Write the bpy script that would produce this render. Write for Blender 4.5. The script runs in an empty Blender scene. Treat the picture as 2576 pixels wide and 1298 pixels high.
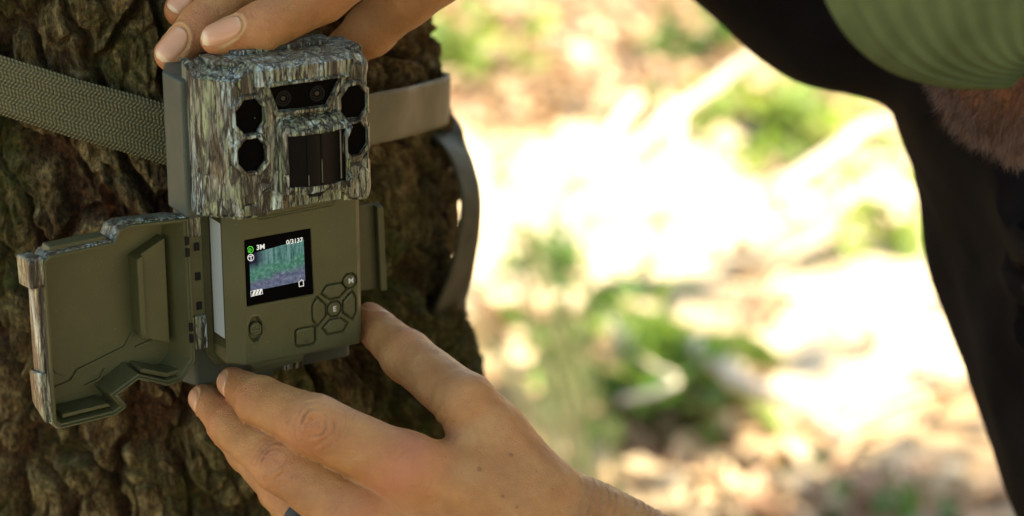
import bpy, math, random
import numpy as np
from math import sin, cos, pi, radians, sqrt
random.seed(7); RNG = np.random.default_rng(7)
SC = bpy.context.scene

# ------------------------------------------------------------------ camera, sky, sun, exposure
PITCH = radians(20)
AX = np.array([1.0, 0, 0]); AF = np.array([0, cos(PITCH), -sin(PITCH)]); AU = np.array([0, sin(PITCH), cos(PITCH)])
CAMP = np.array([0, 0, 130.0])                       # everything below is in centimetres, meshes are scaled to metres
cam = bpy.data.cameras.new('camera'); cam_o = bpy.data.objects.new('camera', cam)
SC.collection.objects.link(cam_o); SC.camera = cam_o
cam_o.location = CAMP * 0.01; cam_o.rotation_euler = (radians(90) - PITCH, 0, 0)
cam.sensor_width = 36; cam.lens = 36 / 0.39631; cam.clip_start = 0.02; cam.clip_end = 500
cam.dof.use_dof = True; cam.dof.focus_distance = 0.978; cam.dof.aperture_fstop = 7.2

SUN_EL, SUN_AZ = radians(52), radians(12)            # azimuth counted from +x towards +y
world = bpy.data.worlds.new('World'); SC.world = world; world.use_nodes = True
wn = world.node_tree.nodes; wl = world.node_tree.links
sky = wn.new('ShaderNodeTexSky'); sky.sky_type = 'NISHITA'; sky.sun_disc = False
sky.sun_elevation = SUN_EL; sky.sun_rotation = radians(90) - SUN_AZ
wl.new(sky.outputs[0], wn['Background'].inputs[0]); wn['Background'].inputs[1].default_value = 0.13
sl = bpy.data.lights.new('sun', 'SUN'); sl.energy = 5.0; sl.angle = radians(0.5); sl.color = (1.0, 0.93, 0.80)
sun_o = bpy.data.objects.new('sun', sl); SC.collection.objects.link(sun_o)
from mathutils import Vector, Matrix
sd = Vector((cos(SUN_EL) * cos(SUN_AZ), cos(SUN_EL) * sin(SUN_AZ), sin(SUN_EL)))
sun_o.rotation_euler = (-sd).to_track_quat('-Z', 'Y').to_euler()
SC.view_settings.view_transform = 'Standard'; SC.view_settings.look = 'None'; SC.view_settings.gamma = 1
SC.view_settings.exposure = 2.08
SC.view_settings.use_white_balance = True; SC.view_settings.white_balance_temperature = 8000; SC.view_settings.white_balance_tint = 4
SC.render.engine = 'CYCLES'
SC.cycles.max_bounces = 8; SC.cycles.use_denoising = True; SC.cycles.sample_clamp_indirect = 6

# ------------------------------------------------------------------ frames
def cpt(px, py, D):            # camera frame (right, up, away) in cm
    return np.array([(px - 1288) / 65 * D / 100, (649 - py) / 65 * D / 100, D], float)
def c2w(P):
    P = np.asarray(P, float)
    return CAMP + P[..., 0:1] * AX + P[..., 1:2] * AU + P[..., 2:3] * AF
def cdir(v):
    v = np.asarray(v, float); return v[0] * AX + v[1] * AU + v[2] * AF
def W(px, py, D): return c2w(cpt(px, py, D))
def nrm(v): v = np.asarray(v, float); return v / np.linalg.norm(v)
YAW = radians(28.5)
DX = np.array([cos(YAW), sin(YAW), 0]); DY = np.array([-sin(YAW), cos(YAW), 0]); DZ = np.array([0, 0, 1.0])
DO = W(622, 920, 99)
def dp(P):
    P = np.asarray(P, float); return DO + P[..., 0:1] * DX + P[..., 1:2] * DY + P[..., 2:3] * DZ
def loc(px, py, y=0.0):
    d = W(px, py, 100) - CAMP; t = ((DO + DY * y - CAMP) @ DY) / (d @ DY); q = CAMP + d * t - DO
    return np.array([q @ DX, q @ DZ])
HY = radians(34); HX = np.array([cos(HY), sin(HY), 0]); HYv = np.array([-sin(HY), cos(HY), 0])
HO = DO + DX * -1.5 + DY * 1.3
def hp(P):
    P = np.asarray(P, float); return HO + P[..., 0:1] * HX + P[..., 1:2] * HYv + P[..., 2:3] * DZ
def ground_at(px, py, z=0.0):
    d = W(px, py, 100) - CAMP; return CAMP + d * ((z - CAMP[2]) / d[2])

# ------------------------------------------------------------------ objects
ORG = {}
def props(o, label=None, cat=None, group=None, kind=None):
    if label: o['label'] = label
    if cat: o['category'] = cat
    if group: o['group'] = group
    if kind: o['kind'] = kind
    return o
def thing(name, label, cat, at, group=None):
    o = bpy.data.objects.new(name, None); SC.collection.objects.link(o)
    o.location = np.asarray(at) * 0.01; o.empty_display_size = 0.02
    ORG[o.name] = np.asarray(at, float); return props(o, label, cat, group)
def mesh(name, V, F, mat, parent=None, smooth=False, origin=None, flip=False, mat_idx=None, sharp=None):
    V = np.asarray(V, float)
    org = ORG[parent.name] if parent is not None else (np.asarray(origin, float) if origin is not None else V.mean(0))
    V = (V - org) * 0.01
    me = bpy.data.meshes.new(name)
    if isinstance(F, np.ndarray) and F.ndim == 2:
        if flip: F = F[:, ::-1]
        n, k = F.shape
        me.vertices.add(len(V)); me.vertices.foreach_set('co', V.astype(np.float32).ravel())
        me.loops.add(n * k); me.loops.foreach_set('vertex_index', F.astype(np.int32).ravel())
        me.polygons.add(n); me.polygons.foreach_set('loop_start', np.arange(0, n * k, k, dtype=np.int32))
        me.polygons.foreach_set('loop_total', np.full(n, k, np.int32))
        me.update(calc_edges=True); me.validate()
    else:
        me.from_pydata([tuple(v) for v in V], [], [tuple(f[::-1]) if flip else tuple(f) for f in F])
    for m in (mat if isinstance(mat, (list, tuple)) else [mat]): me.materials.append(m)
    if mat_idx is not None: me.polygons.foreach_set('material_index', np.asarray(mat_idx, np.int32))
    me.polygons.foreach_set('use_smooth', np.full(len(me.polygons), smooth, bool))
    me.update()
    if sharp: me.set_sharp_from_angle(angle=radians(sharp))
    o = bpy.data.objects.new(name, me); SC.collection.objects.link(o)
    ORG[o.name] = org
    if parent is not None: o.parent = parent
    else: o.location = org * 0.01
    return o
def vattr(o, name, arr):
    a = o.data.attributes.new(name, 'FLOAT_COLOR', 'POINT')
    c = np.ones((len(o.data.vertices), 4), np.float32); arr = np.asarray(arr); c[:, :arr.shape[1]] = arr
    a.data.foreach_set('color', c.ravel())
def bevel(o, w, seg=2):
    m = o.modifiers.new('bevel', 'BEVEL'); m.width = w * 0.01; m.segments = seg; m.limit_method = 'ANGLE'; m.angle_limit = radians(28)
    return o

# ------------------------------------------------------------------ numpy noise
def _h(ix, iy, iz, s):
    n = (ix.astype(np.int64) * 374761393 + iy.astype(np.int64) * 668265263 + iz.astype(np.int64) * 2147483647 + s * 1274126177) & 0xffffffff
    n = ((n ^ (n >> 13)) * 1274126177) & 0xffffffff; n = ((n ^ (n >> 16)) * 2246822519) & 0xffffffff
    return ((n ^ (n >> 15)) & 0xffffff).astype(np.float32) / 16777215.0
def vnoise(P, s=0):
    P = np.asarray(P, float); i = np.floor(P); f = (P - i).astype(np.float32); i = i.astype(np.int64); f = f * f * (3 - 2 * f)
    r = 0
    for a in (0, 1):
        for b in (0, 1):
            for c in (0, 1):
                w = (f[:, 0] if a else 1 - f[:, 0]) * (f[:, 1] if b else 1 - f[:, 1]) * (f[:, 2] if c else 1 - f[:, 2])
                r = r + w * _h(i[:, 0] + a, i[:, 1] + b, i[:, 2] + c, s)
    return r * 2 - 1
def fbm(P, o=4, s=0, g=0.5):
    a = 1.0; r = 0; t = 0; P = np.asarray(P, float)
    for k in range(o): r = r + a * vnoise(P, s + k); t += a; a *= g; P = P * 2.03 + 17.1
    return r / t
def worley(P, s=0):
    P = np.asarray(P, float); i = np.floor(P).astype(np.int64); f = P - i
    d1 = np.full(len(P), 9.0); d2 = d1.copy(); idv = np.zeros(len(P))
    for a in (-1, 0, 1):
        for b in (-1, 0, 1):
            for c in (-1, 0, 1):
                x, y, z = i[:, 0] + a, i[:, 1] + b, i[:, 2] + c
                hx = _h(x, y, z, s); q = np.stack([a + hx, b + _h(x, y, z, s + 1), c + _h(x, y, z, s + 2)], 1) - f
                d = np.sqrt((q * q).sum(1)); m = d < d1
                d2 = np.where(m, d1, np.minimum(d2, d)); idv = np.where(m, hx, idv); d1 = np.where(m, d, d1)
    return d1, d2, idv
def sst(a, b, x):
    t = np.clip((x - a) / (b - a), 0, 1); return t * t * (3 - 2 * t)

# ------------------------------------------------------------------ materials
def mat(name, col=(.5, .5, .5), rough=.6, spec=.5, sub=0, subr=(1, .3, .1), subs=.003, metal=0, coat=0):
    m = bpy.data.materials.new(name); m.use_nodes = True; b = m.node_tree.nodes['Principled BSDF']
    b.inputs['Base Color'].default_value = (*col, 1); b.inputs['Roughness'].default_value = rough
    b.inputs['Specular IOR Level'].default_value = spec; b.inputs['Metallic'].default_value = metal
    b.inputs['Coat Weight'].default_value = coat
    if sub:
        b.inputs['Subsurface Weight'].default_value = sub; b.inputs['Subsurface Radius'].default_value = subr
        b.inputs['Subsurface Scale'].default_value = subs
    return m
class N:
    def __init__(s, m): s.t = m.node_tree; s.b = s.t.nodes['Principled BSDF']; s.tc = s.t.nodes.new('ShaderNodeTexCoord')
    def n(s, typ, **k):
        x = s.t.nodes.new('ShaderNode' + typ)
        for a, v in k.items(): setattr(x, a, v)
        return x
    def l(s, a, b): s.t.links.new(a, b)
    def mapping(s, scale, src='Object', rot=(0, 0, 0)):
        x = s.n('Mapping'); x.inputs['Scale'].default_value = scale; x.inputs['Rotation'].default_value = rot
        s.l(s.tc.outputs[src], x.inputs[0]); return x.outputs[0]
    def noise(s, vec, scale, detail=4, rough=.55, dist=0):
        x = s.n('TexNoise'); x.inputs['Scale'].default_value = scale; x.inputs['Detail'].default_value = detail
        x.inputs['Roughness'].default_value = rough; x.inputs['Distortion'].default_value = dist
        if vec is not None: s.l(vec, x.inputs['Vector'])
        else: s.l(s.tc.outputs['Object'], x.inputs['Vector'])
        return x.outputs[0]
    def voro(s, vec, scale, feat='F1', out=0):
        x = s.n('TexVoronoi', feature=feat); x.inputs['Scale'].default_value = scale
        if vec is not None: s.l(vec, x.inputs['Vector'])
        else: s.l(s.tc.outputs['Object'], x.inputs['Vector'])
        return x.outputs[out]
    def ramp(s, f, stops, interp='LINEAR'):
        x = s.n('ValToRGB'); r = x.color_ramp; r.interpolation = interp
        while len(r.elements) < len(stops): r.elements.new(.5)
        for e, (p, c) in zip(r.elements, stops): e.position = p; e.color = (*c, 1) if len(c) == 3 else c
        s.l(f, x.inputs[0]); return x.outputs[0]
    def mix(s, f, a, b, mode='MIX'):
        x = s.n('Mix', data_type='RGBA', blend_type=mode)
        for i, v in ((0, f), (6, a), (7, b)):
            if isinstance(v, (int, float)): x.inputs[i].default_value = v
            elif isinstance(v, tuple): x.inputs[i].default_value = (*v, 1)
            else: s.l(v, x.inputs[i])
        return x.outputs[2]
    def math(s, op, a, b=0.0, c=0.0):
        x = s.n('Math', operation=op)
        for i, v in ((0, a), (1, b), (2, c)):
            if isinstance(v, (int, float)): x.inputs[i].default_value = v
            else: s.l(v, x.inputs[i])
        return x.outputs[0]
    def attr(s, name):
        x = s.n('Attribute'); x.attribute_name = name; y = s.n('SeparateColor'); s.l(x.outputs[0], y.inputs[0]); return y.outputs
    def bump(s, h, dist, strength=1.0, prev=None):
        x = s.n('Bump'); x.inputs['Strength'].default_value = strength; x.inputs['Distance'].default_value = dist
        s.l(h, x.inputs['Height'])
        if prev is not None: s.l(prev, x.inputs['Normal'])
        s.l(x.outputs[0], s.b.inputs['Normal']); return x.outputs[0]
    def col(s, c): s.l(c, s.b.inputs['Base Color'])

def plastic(name, col, rough=.5, grain=.00004):
    m = mat(name, col, rough, .28); k = N(m)
    nz = k.noise(None, 900, 2); k.bump(nz, grain, .6)
    big = k.noise(None, 38, 4); c2 = tuple(c * 1.13 for c in col); c1 = tuple(c * .88 for c in col)
    cc = k.ramp(big, [(.3, c1), (.7, c2)]); du = k.ramp(k.noise(None, 1300, 3, .7), [(.64, (0, 0, 0)), (.72, (.35, .35, .35))]); sc_ = k.ramp(k.noise(k.mapping((1, 1, .12), rot=(0, .6, .3)), 900, 2), [(.70, (0, 0, 0)), (.76, (.3, .3, .3))])
    cc = k.mix(du, cc, (.26, .24, .18)); cc = k.mix(sc_, cc, tuple(c * 1.9 for c in col)); k.col(cc)
    r = k.ramp(k.noise(None, 70, 5), [(.35, (rough - .08,) * 3), (.7, (rough + .1,) * 3)]); k.l(r, k.b.inputs['Roughness'])
    return m
M_OLIVE = plastic('olive_plastic', (.068, .063, .024), .5)
M_OLIVE_D = plastic('dark_olive_plastic', (.036, .035, .012), .55)
M_GREY = plastic('grey_green_plastic', (.060, .068, .048), .5)
M_BLACK = mat('black_gloss', (.0012, .0012, .0013), .35, .02)
M_MATBLK = mat('black_recess', (.004, .004, .0045), .55, .15)
M_GLASS = mat('lens_glass', (.003, .003, .004), .15, .3)
M_STICK = mat('white_sticker', (.42, .45, .40), .45, .4)
M_PRINT = mat('white_print', (.5, .52, .5), .5)

def camo():
    m = mat('bark_camo_print', (.2, .2, .15), .40, .5); k = N(m)
    def vec(z, warp, wsc):
        wv = k.n('Mapping'); wv.inputs['Scale'].default_value = (1, 1, z); k.l(k.tc.outputs['Object'], wv.inputs[0])
        wn_ = k.n('TexNoise'); wn_.inputs['Scale'].default_value = wsc; wn_.inputs['Detail'].default_value = 4; k.l(wv.outputs[0], wn_.inputs['Vector'])
        off = k.n('VectorMath', operation='SCALE'); k.l(wn_.outputs['Color'], off.inputs[0]); off.inputs['Scale'].default_value = warp
        add = k.n('VectorMath', operation='ADD'); k.l(wv.outputs[0], add.inputs[0]); k.l(off.outputs[0], add.inputs[1]); return add.outputs[0]
    v = vec(.15, .0030, 210)
    band = k.noise(v, 165, 2, .5)
    base = k.ramp(band, [(.30, (.05, .034, .015)), (.38, (.14, .105, .055)), (.44, (.30, .28, .20)), (.48, (.14, .15, .11)), (.525, (.27, .30, .15)), (.57, (.23, .215, .155)), (.63, (.38, .47, .41)), (.74, (.42, .45, .42))])
    tone = k.noise(v, 520, 5, .7); c = k.mix(.85, base, k.ramp(tone, [(.34, (.25, .23, .20)), (.50, (.85, .85, .85)), (.66, (1.45, 1.45, 1.4))]), 'MULTIPLY')
    def cracks(vv, sc, w, det=3):
        n_ = k.noise(vv, sc, det, .55); d = k.math('ABSOLUTE', k.math('SUBTRACT', n_, .5)); return k.ramp(d, [(w * .35, (0, 0, 0)), (w, (1, 1, 1))])
    c1 = cracks(vec(.10, .0035, 260), 340, .052); c2 = cracks(vec(.16, .0030, 300), 600, .044)
    c3 = k.ramp(k.noise(vec(.16, .0035, 200), 240, 5, .72), [(.385, (0, 0, 0)), (.43, (1, 1, 1))])
    c = k.mix(c2, k.mix(.70, c, (.02, .016, .010)), c); c = k.mix(c1, (.012, .010, .006), c); c = k.mix(c3, (.016, .013, .008), c)
    k.col(c); b_ = k.bump(c1, .00035, .8); b_ = k.bump(c3, .0003, .7, b_)
    return m
M_CAMO = camo()

def skinmat():
    m = mat('skin', (.5, .3, .2), .46, .42, .22, (1.0, .38, .2), .0035); k = N(m)
    a = k.attr('tint')
    mott = k.noise(None, 60, 4, .6)
    base = k.ramp(mott, [(.3, (.34, .140, .044)), (.55, (.43, .195, .065)), (.75, (.50, .26, .092))])
    c = k.mix(a[0], base, (.52, .155, .075))
    c = k.mix(a[1], c, (.54, .35, .15))
    c = k.mix(a[2], c, (.20, .085, .035))
    k.col(c)
    v1 = k.voro(k.mapping((1, 1.0, 1.6)), 900, 'DISTANCE_TO_EDGE'); v1r = k.ramp(v1, [(0, (0, 0, 0)), (.25, (1, 1, 1))])
    b1 = k.bump(v1r, .00022, .6)
    k.bump(k.noise(None, 300, 6, .72), .0009, .7, b1)
    r = k.ramp(k.noise(None, 250, 4), [(.3, (.38,) * 3), (.7, (.56,) * 3)]); k.l(r, k.b.inputs['Roughness'])
    return m
M_SKIN = skinmat()
def nailmat():
    m = mat('fingernail', (.55, .33, .24), .30, .4, .2, (1, .4, .25), .002, coat=.05); k = N(m)
    a = k.attr('tint'); k.col(k.mix(a[0], (.60, .30, .165), (.66, .50, .31)))
    k.bump(k.noise(k.mapping((1, 1, 1)), 260, 3), .00006, .4); return m
M_NAIL = nailmat()

# ------------------------------------------------------------------ ground, path, litter, plants, branches
def groundmat(name, cols, sc=9):
    m = mat(name, cols[1], .95, .1); k = N(m)
    a = k.noise(None, sc, 6, .7); b = k.noise(None, sc * .17, 3)
    c = k.ramp(a, [(.32, cols[0]), (.5, cols[1]), (.68, cols[2])])
    c = k.mix(k.ramp(b, [(.42, (0, 0, 0)), (.6, (.75, .75, .75))]), c, cols[3])
    k.col(c); k.bump(k.noise(None, sc * 4, 5), .02, .8); return m
M_GROUND = groundmat('leaf_litter_ground', [(.20, .11, .065), (.40, .27, .16), (.56, .43, .27), (.38, .25, .15)], 7)
M_SAND = groundmat('pale_sand', [(.46, .36, .24), (.58, .48, .34), (.66, .56, .42), (.60, .50, .36)], 10)
xs = np.concatenate([[-20000, -6000, -2000, -900], np.arange(-400, 1001, 14), [1600, 4000, 9000, 20000]])
ys = np.concatenate([[-20000, -6000, -1500, -500], np.arange(-100, 1401, 14), [2200, 5000, 9000, 20000]])
gx, gy = np.meshgrid(xs, ys, indexing='ij'); G = np.stack([gx.ravel(), gy.ravel(), np.zeros(gx.size)], 1)
def gh(P): return 5.0 * fbm(np.stack([P[:, 0] / 55, P[:, 1] / 55, P[:, 0] * 0], 1), 4, 3)
G[:, 2] = gh(G)
def gridF(n, m_):
    i, j = np.meshgrid(np.arange(n - 1), np.arange(m_ - 1), indexing='ij'); a = (i * m_ + j).ravel()
    return np.stack([a, a + m_, a + m_ + 1, a + 1], 1)
g = mesh('ground', G, gridF(len(xs), len(ys)), M_GROUND, smooth=True, origin=(0, 0, 0)); props(g, kind='structure')
# sandy track crossing behind the tree
track = [ground_at(700, 560), ground_at(1250, 540), ground_at(1700, 545), ground_at(2150, 600), ground_at(2440, 800), ground_at(2680, 900)]
tw = [30, 38, 46, 58, 54, 44]
pts = []; t_all = np.linspace(0, len(track) - 1, 60)
for t in t_all:
    i = min(int(t), len(track) - 2); f = t - i; c = track[i] * (1 - f) + track[i + 1] * f; w = tw[i] * (1 - f) + tw[i + 1] * f
    dv = nrm(track[i + 1] - track[i]); sv = np.array([-dv[1], dv[0], 0])
    for u in np.linspace(-1, 1, 13):
        q = c + sv * u * w * (1 + .35 * math.sin(t * 9 + u) + .2 * math.sin(t * 23)) ; pts.append(q)
Pt = np.array(pts); Pt[:, 2] = gh(Pt) + 0.9
o = mesh('path', Pt, gridF(60, 13), M_SAND, smooth=True, origin=(0, 0, 0)); props(o, kind='structure')

def leafmat(name, cols, trans=.35, rough=.5):
    m = mat(name, cols[0], rough, .4); k = N(m); t = k.t
    oi = k.n('ObjectInfo'); at = k.n('Attribute'); at.attribute_name = 'lv'
    c = k.ramp(at.outputs['Fac'], [(i / max(1, len(cols) - 1), cc) for i, cc in enumerate(cols)])
    k.col(c); tr = k.n('BsdfTranslucent'); k.l(c, tr.inputs[0]); mx = k.n('MixShader'); mx.inputs[0].default_value = trans
    k.l(k.b.outputs[0], mx.inputs[1]); k.l(tr.outputs[0], mx.inputs[2]); k.l(mx.outputs[0], t.nodes['Material Output'].inputs[0])
    return m
M_LITTER = leafmat('dry_leaf', [(.22, .11, .065), (.40, .25, .15), (.52, .37, .22), (.62, .50, .34)], .15)
M_GREEN = leafmat('green_leaf', [(.05, .11, .02), (.09, .19, .03), (.14, .26, .04)], .4)
M_YGREEN = leafmat('yellow_green_leaf', [(.13, .22, .03), (.22, .32, .05), (.28, .36, .08)], .5)
M_CROWN = leafmat('oak_leaf', [(.035, .08, .015), (.06, .12, .02), (.09, .15, .03)], .35)
def leaves(name, C, size, mtl, parent=None, nvec=None, spread=1.0, asp=.5, bend=.25, rng=RNG):
    """many small leaves, each of four quads: blade folded along its midrib"""
    n = len(C); C = np.asarray(C, float)
    a = rng.normal(size=(n, 3)); 
    up = rng.normal(size=(n, 3)) * spread + (np.array([0, 0, 1.0]) if nvec is None else nvec)
    up /= np.linalg.norm(up, axis=1)[:, None]
    a -= (a * up).sum(1)[:, None] * up; a /= np.linalg.norm(a, axis=1)[:, None]; b = np.cross(up, a)
    s = (size * rng.uniform(.6, 1.3, n))[:, None]
    prof = [(-1, 0), (-.35, .75), (.35, .7), (1, 0)]
    rows = []
    for u, w in prof:
        mid = C + a * s * u * .5 - up * s * bend * u * u * .5
        rows += [mid + b * s * w * asp * .5 + up * s * .06 * w, mid, mid - b * s * w * asp * .5 + up * s * .06 * w]
    V = np.stack(rows, 1).reshape(-1, 3)
    f = []
    for r in range(3):
        f += [[r * 3, r * 3 + 1, r * 3 + 4, r * 3 + 3], [r * 3 + 1, r * 3 + 2, r * 3 + 5, r * 3 + 4]]
    F = (np.array(f)[None] + (np.arange(n) * 12)[:, None, None]).reshape(-1, 4)
    o = mesh(name, V, F, mtl, parent, origin=None if parent is not None else C.mean(0))
    at = o.data.attributes.new('lv', 'FLOAT', 'POINT'); at.data.foreach_set('value', np.repeat(rng.random(n), 12).astype(np.float32))
    return o
n = 26000; n_far = 34000
L = np.stack([RNG.uniform(-150, 420, n), RNG.uniform(215, 640, n), np.zeros(n)], 1)
L = np.concatenate([L, np.stack([RNG.uniform(-700, 900, n_far), RNG.uniform(-60, 1300, n_far), np.zeros(n_far)], 1)]); n += n_far
keep = np.ones(n, bool)
from_track = np.min(np.stack([np.linalg.norm(L[:, :2] - c[:2], axis=1) for c in Pt[6::13]]), axis=0)
keep = (from_track > 42) | (RNG.random(n) < .10); L = L[keep]; L[:, 2] = gh(L) + RNG.uniform(.8, 3.5, len(L))
o = leaves('leaf_litter', L, 7.5, M_LITTER, spread=.45); props(o, 'dry brown fallen leaves covering the forest floor behind the tree', 'leaf litter', kind='stuff')

def tube_mesh(path, rad, seg=8):
    path = np.asarray(path, float); n = len(path); V = []; T = np.gradient(path, axis=0)
    ref = np.array([.3, .2, 1.0])
    for i in range(n):
        t = nrm(T[i]); a = nrm(np.cross(t, ref)); b = np.cross(t, a)
        for k in range(seg):
            an = 2 * pi * k / seg; V.append(path[i] + (a * cos(an) + b * sin(an)) * rad[i])
    F = []
    for i in range(n - 1):
        for k in range(seg):
            k2 = (k + 1) % seg; F.append((i * seg + k, i * seg + k2, (i + 1) * seg + k2, (i + 1) * seg + k))
    F.append(tuple(range(seg))[::-1]); F.append(tuple(range((n - 1) * seg, n * seg)))
    return np.array(V), F
def smooth_path(pts, n=30):
    pts = np.asarray(pts, float); t = np.linspace(0, len(pts) - 1, n); out = []
    for x in t:
        i = min(int(x), len(pts) - 2); f = x - i
        p0 = pts[max(i - 1, 0)]; p1 = pts[i]; p2 = pts[i + 1]; p3 = pts[min(i + 2, len(pts) - 1)]
        out.append(.5 * ((2 * p1) + (-p0 + p2) * f + (2 * p0 - 5 * p1 + 4 * p2 - p3) * f * f + (-p0 + 3 * p1 - 3 * p2 + p3) * f ** 3))
    return np.array(out)
M_TWIG = mat('bleached_wood', (.62, .53, .42), .8, .2)
k = N(M_TWIG); k.col(k.ramp(k.noise(k.mapping((1, 1, .3)), 30, 5), [(.3, (.50, .40, .30)), (.7, (.70, .62, .52))]))
def stick(pts, r0, r1, label, name='fallen_branch', group=None, side=None):
    """a dead branch: main stem with its side shoots, from points on the picture's rays"""
    P = [W(*p) for p in pts]
    t = thing(name, label, 'branch', P[0], group)
    pp = smooth_path(P, 24); n = len(pp); rr = np.linspace(r0, r1, n) * (1 + .12 * np.sin(np.arange(n) * 1.7))
    pp = pp + RNG.normal(size=pp.shape) * r0 * .12
    V, F = tube_mesh(pp, rr, 9); mesh('stem', V, F, M_TWIG, t, True)
    for s in side or []:
        q = [W(*p) for p in s[0]]; q = smooth_path(q, 14); V, F = tube_mesh(q, np.linspace(s[1], s[1] * .45, 14), 7); mesh('side_shoot', V, F, M_TWIG, t, True)
    return t
stick([(2560, 150, 395), (2310, 285, 390), (2180, 322, 385), (2070, 398, 375), (1950, 480, 365), (1870, 540, 357), (1800, 640, 351)], .85, 1.05,
      'forked bleached branch arching down beside the kneeling person', side=[([(2075, 400, 375), (2180, 412, 370), (2330, 385, 367), (2480, 370, 363)], 0.7), ([(1950, 480, 365), (2030, 560, 360), (2120, 470, 350)], 1.0)])
stick([(1990, 90, 415), (1880, 150, 413), (1760, 240, 405), (1640, 330, 395), (1560, 420, 389), (1500, 560, 383)], .85, 1.05,
      'straight bleached branch leaning below the black sleeve', side=[([(1705, 280, 401), (1700, 350, 395), (1705, 450, 390)], 1.1), ([(1600, 250, 415), (1540, 330, 405), (1510, 440, 395)], 1.1)])
stick([(1500, 760, 330), (1620, 905, 315), (1700, 960, 305), (1560, 1010, 300)], .5, .4, 'thin grey twig lying in the low green plants')
stick([(1750, 870, 320), (1850, 950, 312), (1990, 1010, 305), (2120, 1100, 298)], 1.2, .8, 'pale stick lying on sand in front of the green plants')

def herb(px, py, n, h, size, mtl, label, spread=22, group='low green plants behind the tree'):
    b = ground_at(px, py); b[2] = gh(b[None])[0]
    t = thing('forest_herb', label, 'plant', b, group)
    S = []; Fs = []; C = []; off = 0
    for i in range(max(4, n // 12)):
        a = RNG.uniform(0, 2 * pi); r = RNG.uniform(.2, 1) * spread; top = b + np.array([cos(a) * r, sin(a) * r, h * RNG.uniform(.55, 1.1)])
        path = smooth_path([b + RNG.normal(size=3) * [2, 2, 0], (b + top) / 2 + np.array([0, 0, h * .2]), top], 6)
        V, F = tube_mesh(path, np.linspace(.35, .12, 6), 5); S.append(V); Fs += [tuple(x + off for x in f) for f in F]; off += len(V)
        for q in range(12):
            f = RNG.uniform(.25, 1); C.append(path[min(int(f * 5.99), 5)] + RNG.normal(size=3) * size * .55)
    mesh('stem', np.concatenate(S), Fs, M_GREEN, t, True)
    o = leaves('foliage', np.array(C), size, mtl, t, spread=.9, asp=.6); o['kind'] = 'stuff'
    return t
herb(1480, 1070, 49, 9, 6.4, M_GREEN, 'broad leaved green plant nearest the trunk, left in the low green clump', 17)
herb(1640, 1080, 62, 9, 7.2, M_YGREEN, 'bright green plant in the middle of the low green clump', 18)
herb(1790, 1030, 56, 10, 6.4, M_GREEN, 'green plant at the right end of the low green clump', 18)
herb(1600, 950, 42, 8, 5.6, M_YGREEN, 'yellow green plant at the back of the low green clump', 21)
herb(2010, 425, 12, 7, 5.6, M_YGREEN, 'small sunlit green plant beneath the forked branch', 15, None)
herb(2075, 355, 16, 6, 7.2, M_YGREEN, 'brightest leafy sprig behind the forked branch', 8, None)
herb(2230, 665, 35, 8, 5.6, M_YGREEN, 'yellow green plant close behind the kneeling person', 15, None)
herb(1240, 215, 56, 11, 6.4, M_YGREEN, 'pale green plant far back at the trunk edge', 24, None)
herb(1750, 185, 21, 8, 5.6, M_GREEN, 'dark green sprig behind the leaning bleached branch', 14, None)
herb(1850, 325, 12, 6, 5.6, M_YGREEN, 'low green sprig between the two bleached branches', 17, None)
herb(1360, 665, 21, 4, 4.8, M_GREEN, 'little green seedling at the near edge of the sandy track', 11, None)
herb(2260, 1360, 28, 4, 4.8, M_GREEN, 'small green plant in the shade at the bottom right', 14, None)
# grass tuft beside the trunk
M_GRASS = leafmat('dry_grass', [(.14, .15, .06), (.24, .24, .12), (.32, .30, .18)], .35)
b = ground_at(1430, 1330); t = thing('grass_tuft', 'tall thin grey green grass beside the trunk and above the wrist', 'grass tuft', b)
V = []; F = []; lv = []
for i in range(46):
    a = RNG.uniform(0, 2 * pi); base = b + np.array([RNG.normal() * 4, RNG.normal() * 4, 0]); hh = RNG.uniform(26, 62)
    lean = np.array([-.28 + RNG.normal() * .16, RNG.normal() * .18, 0]); w = RNG.uniform(.15, .4); sv = np.array([cos(a), sin(a), 0])
    s0 = len(V)
    for q in range(7):
        f = q / 6; c = base + np.array([0, 0, hh * f]) + lean * hh * f * (.6 + f * .6); V += [c - sv * w * (1 - f * .9), c + sv * w * (1 - f * .9)]
    F += [(s0 + 2 * q, s0 + 2 * q + 1, s0 + 2 * q + 3, s0 + 2 * q + 2) for q in range(6)]; lv += [RNG.random()] * 14
o = mesh('blades', V, F, M_GRASS, t); at = o.data.attributes.new('lv', 'FLOAT', 'POINT'); at.data.foreach_set('value', lv); o['kind'] = 'stuff'

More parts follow.
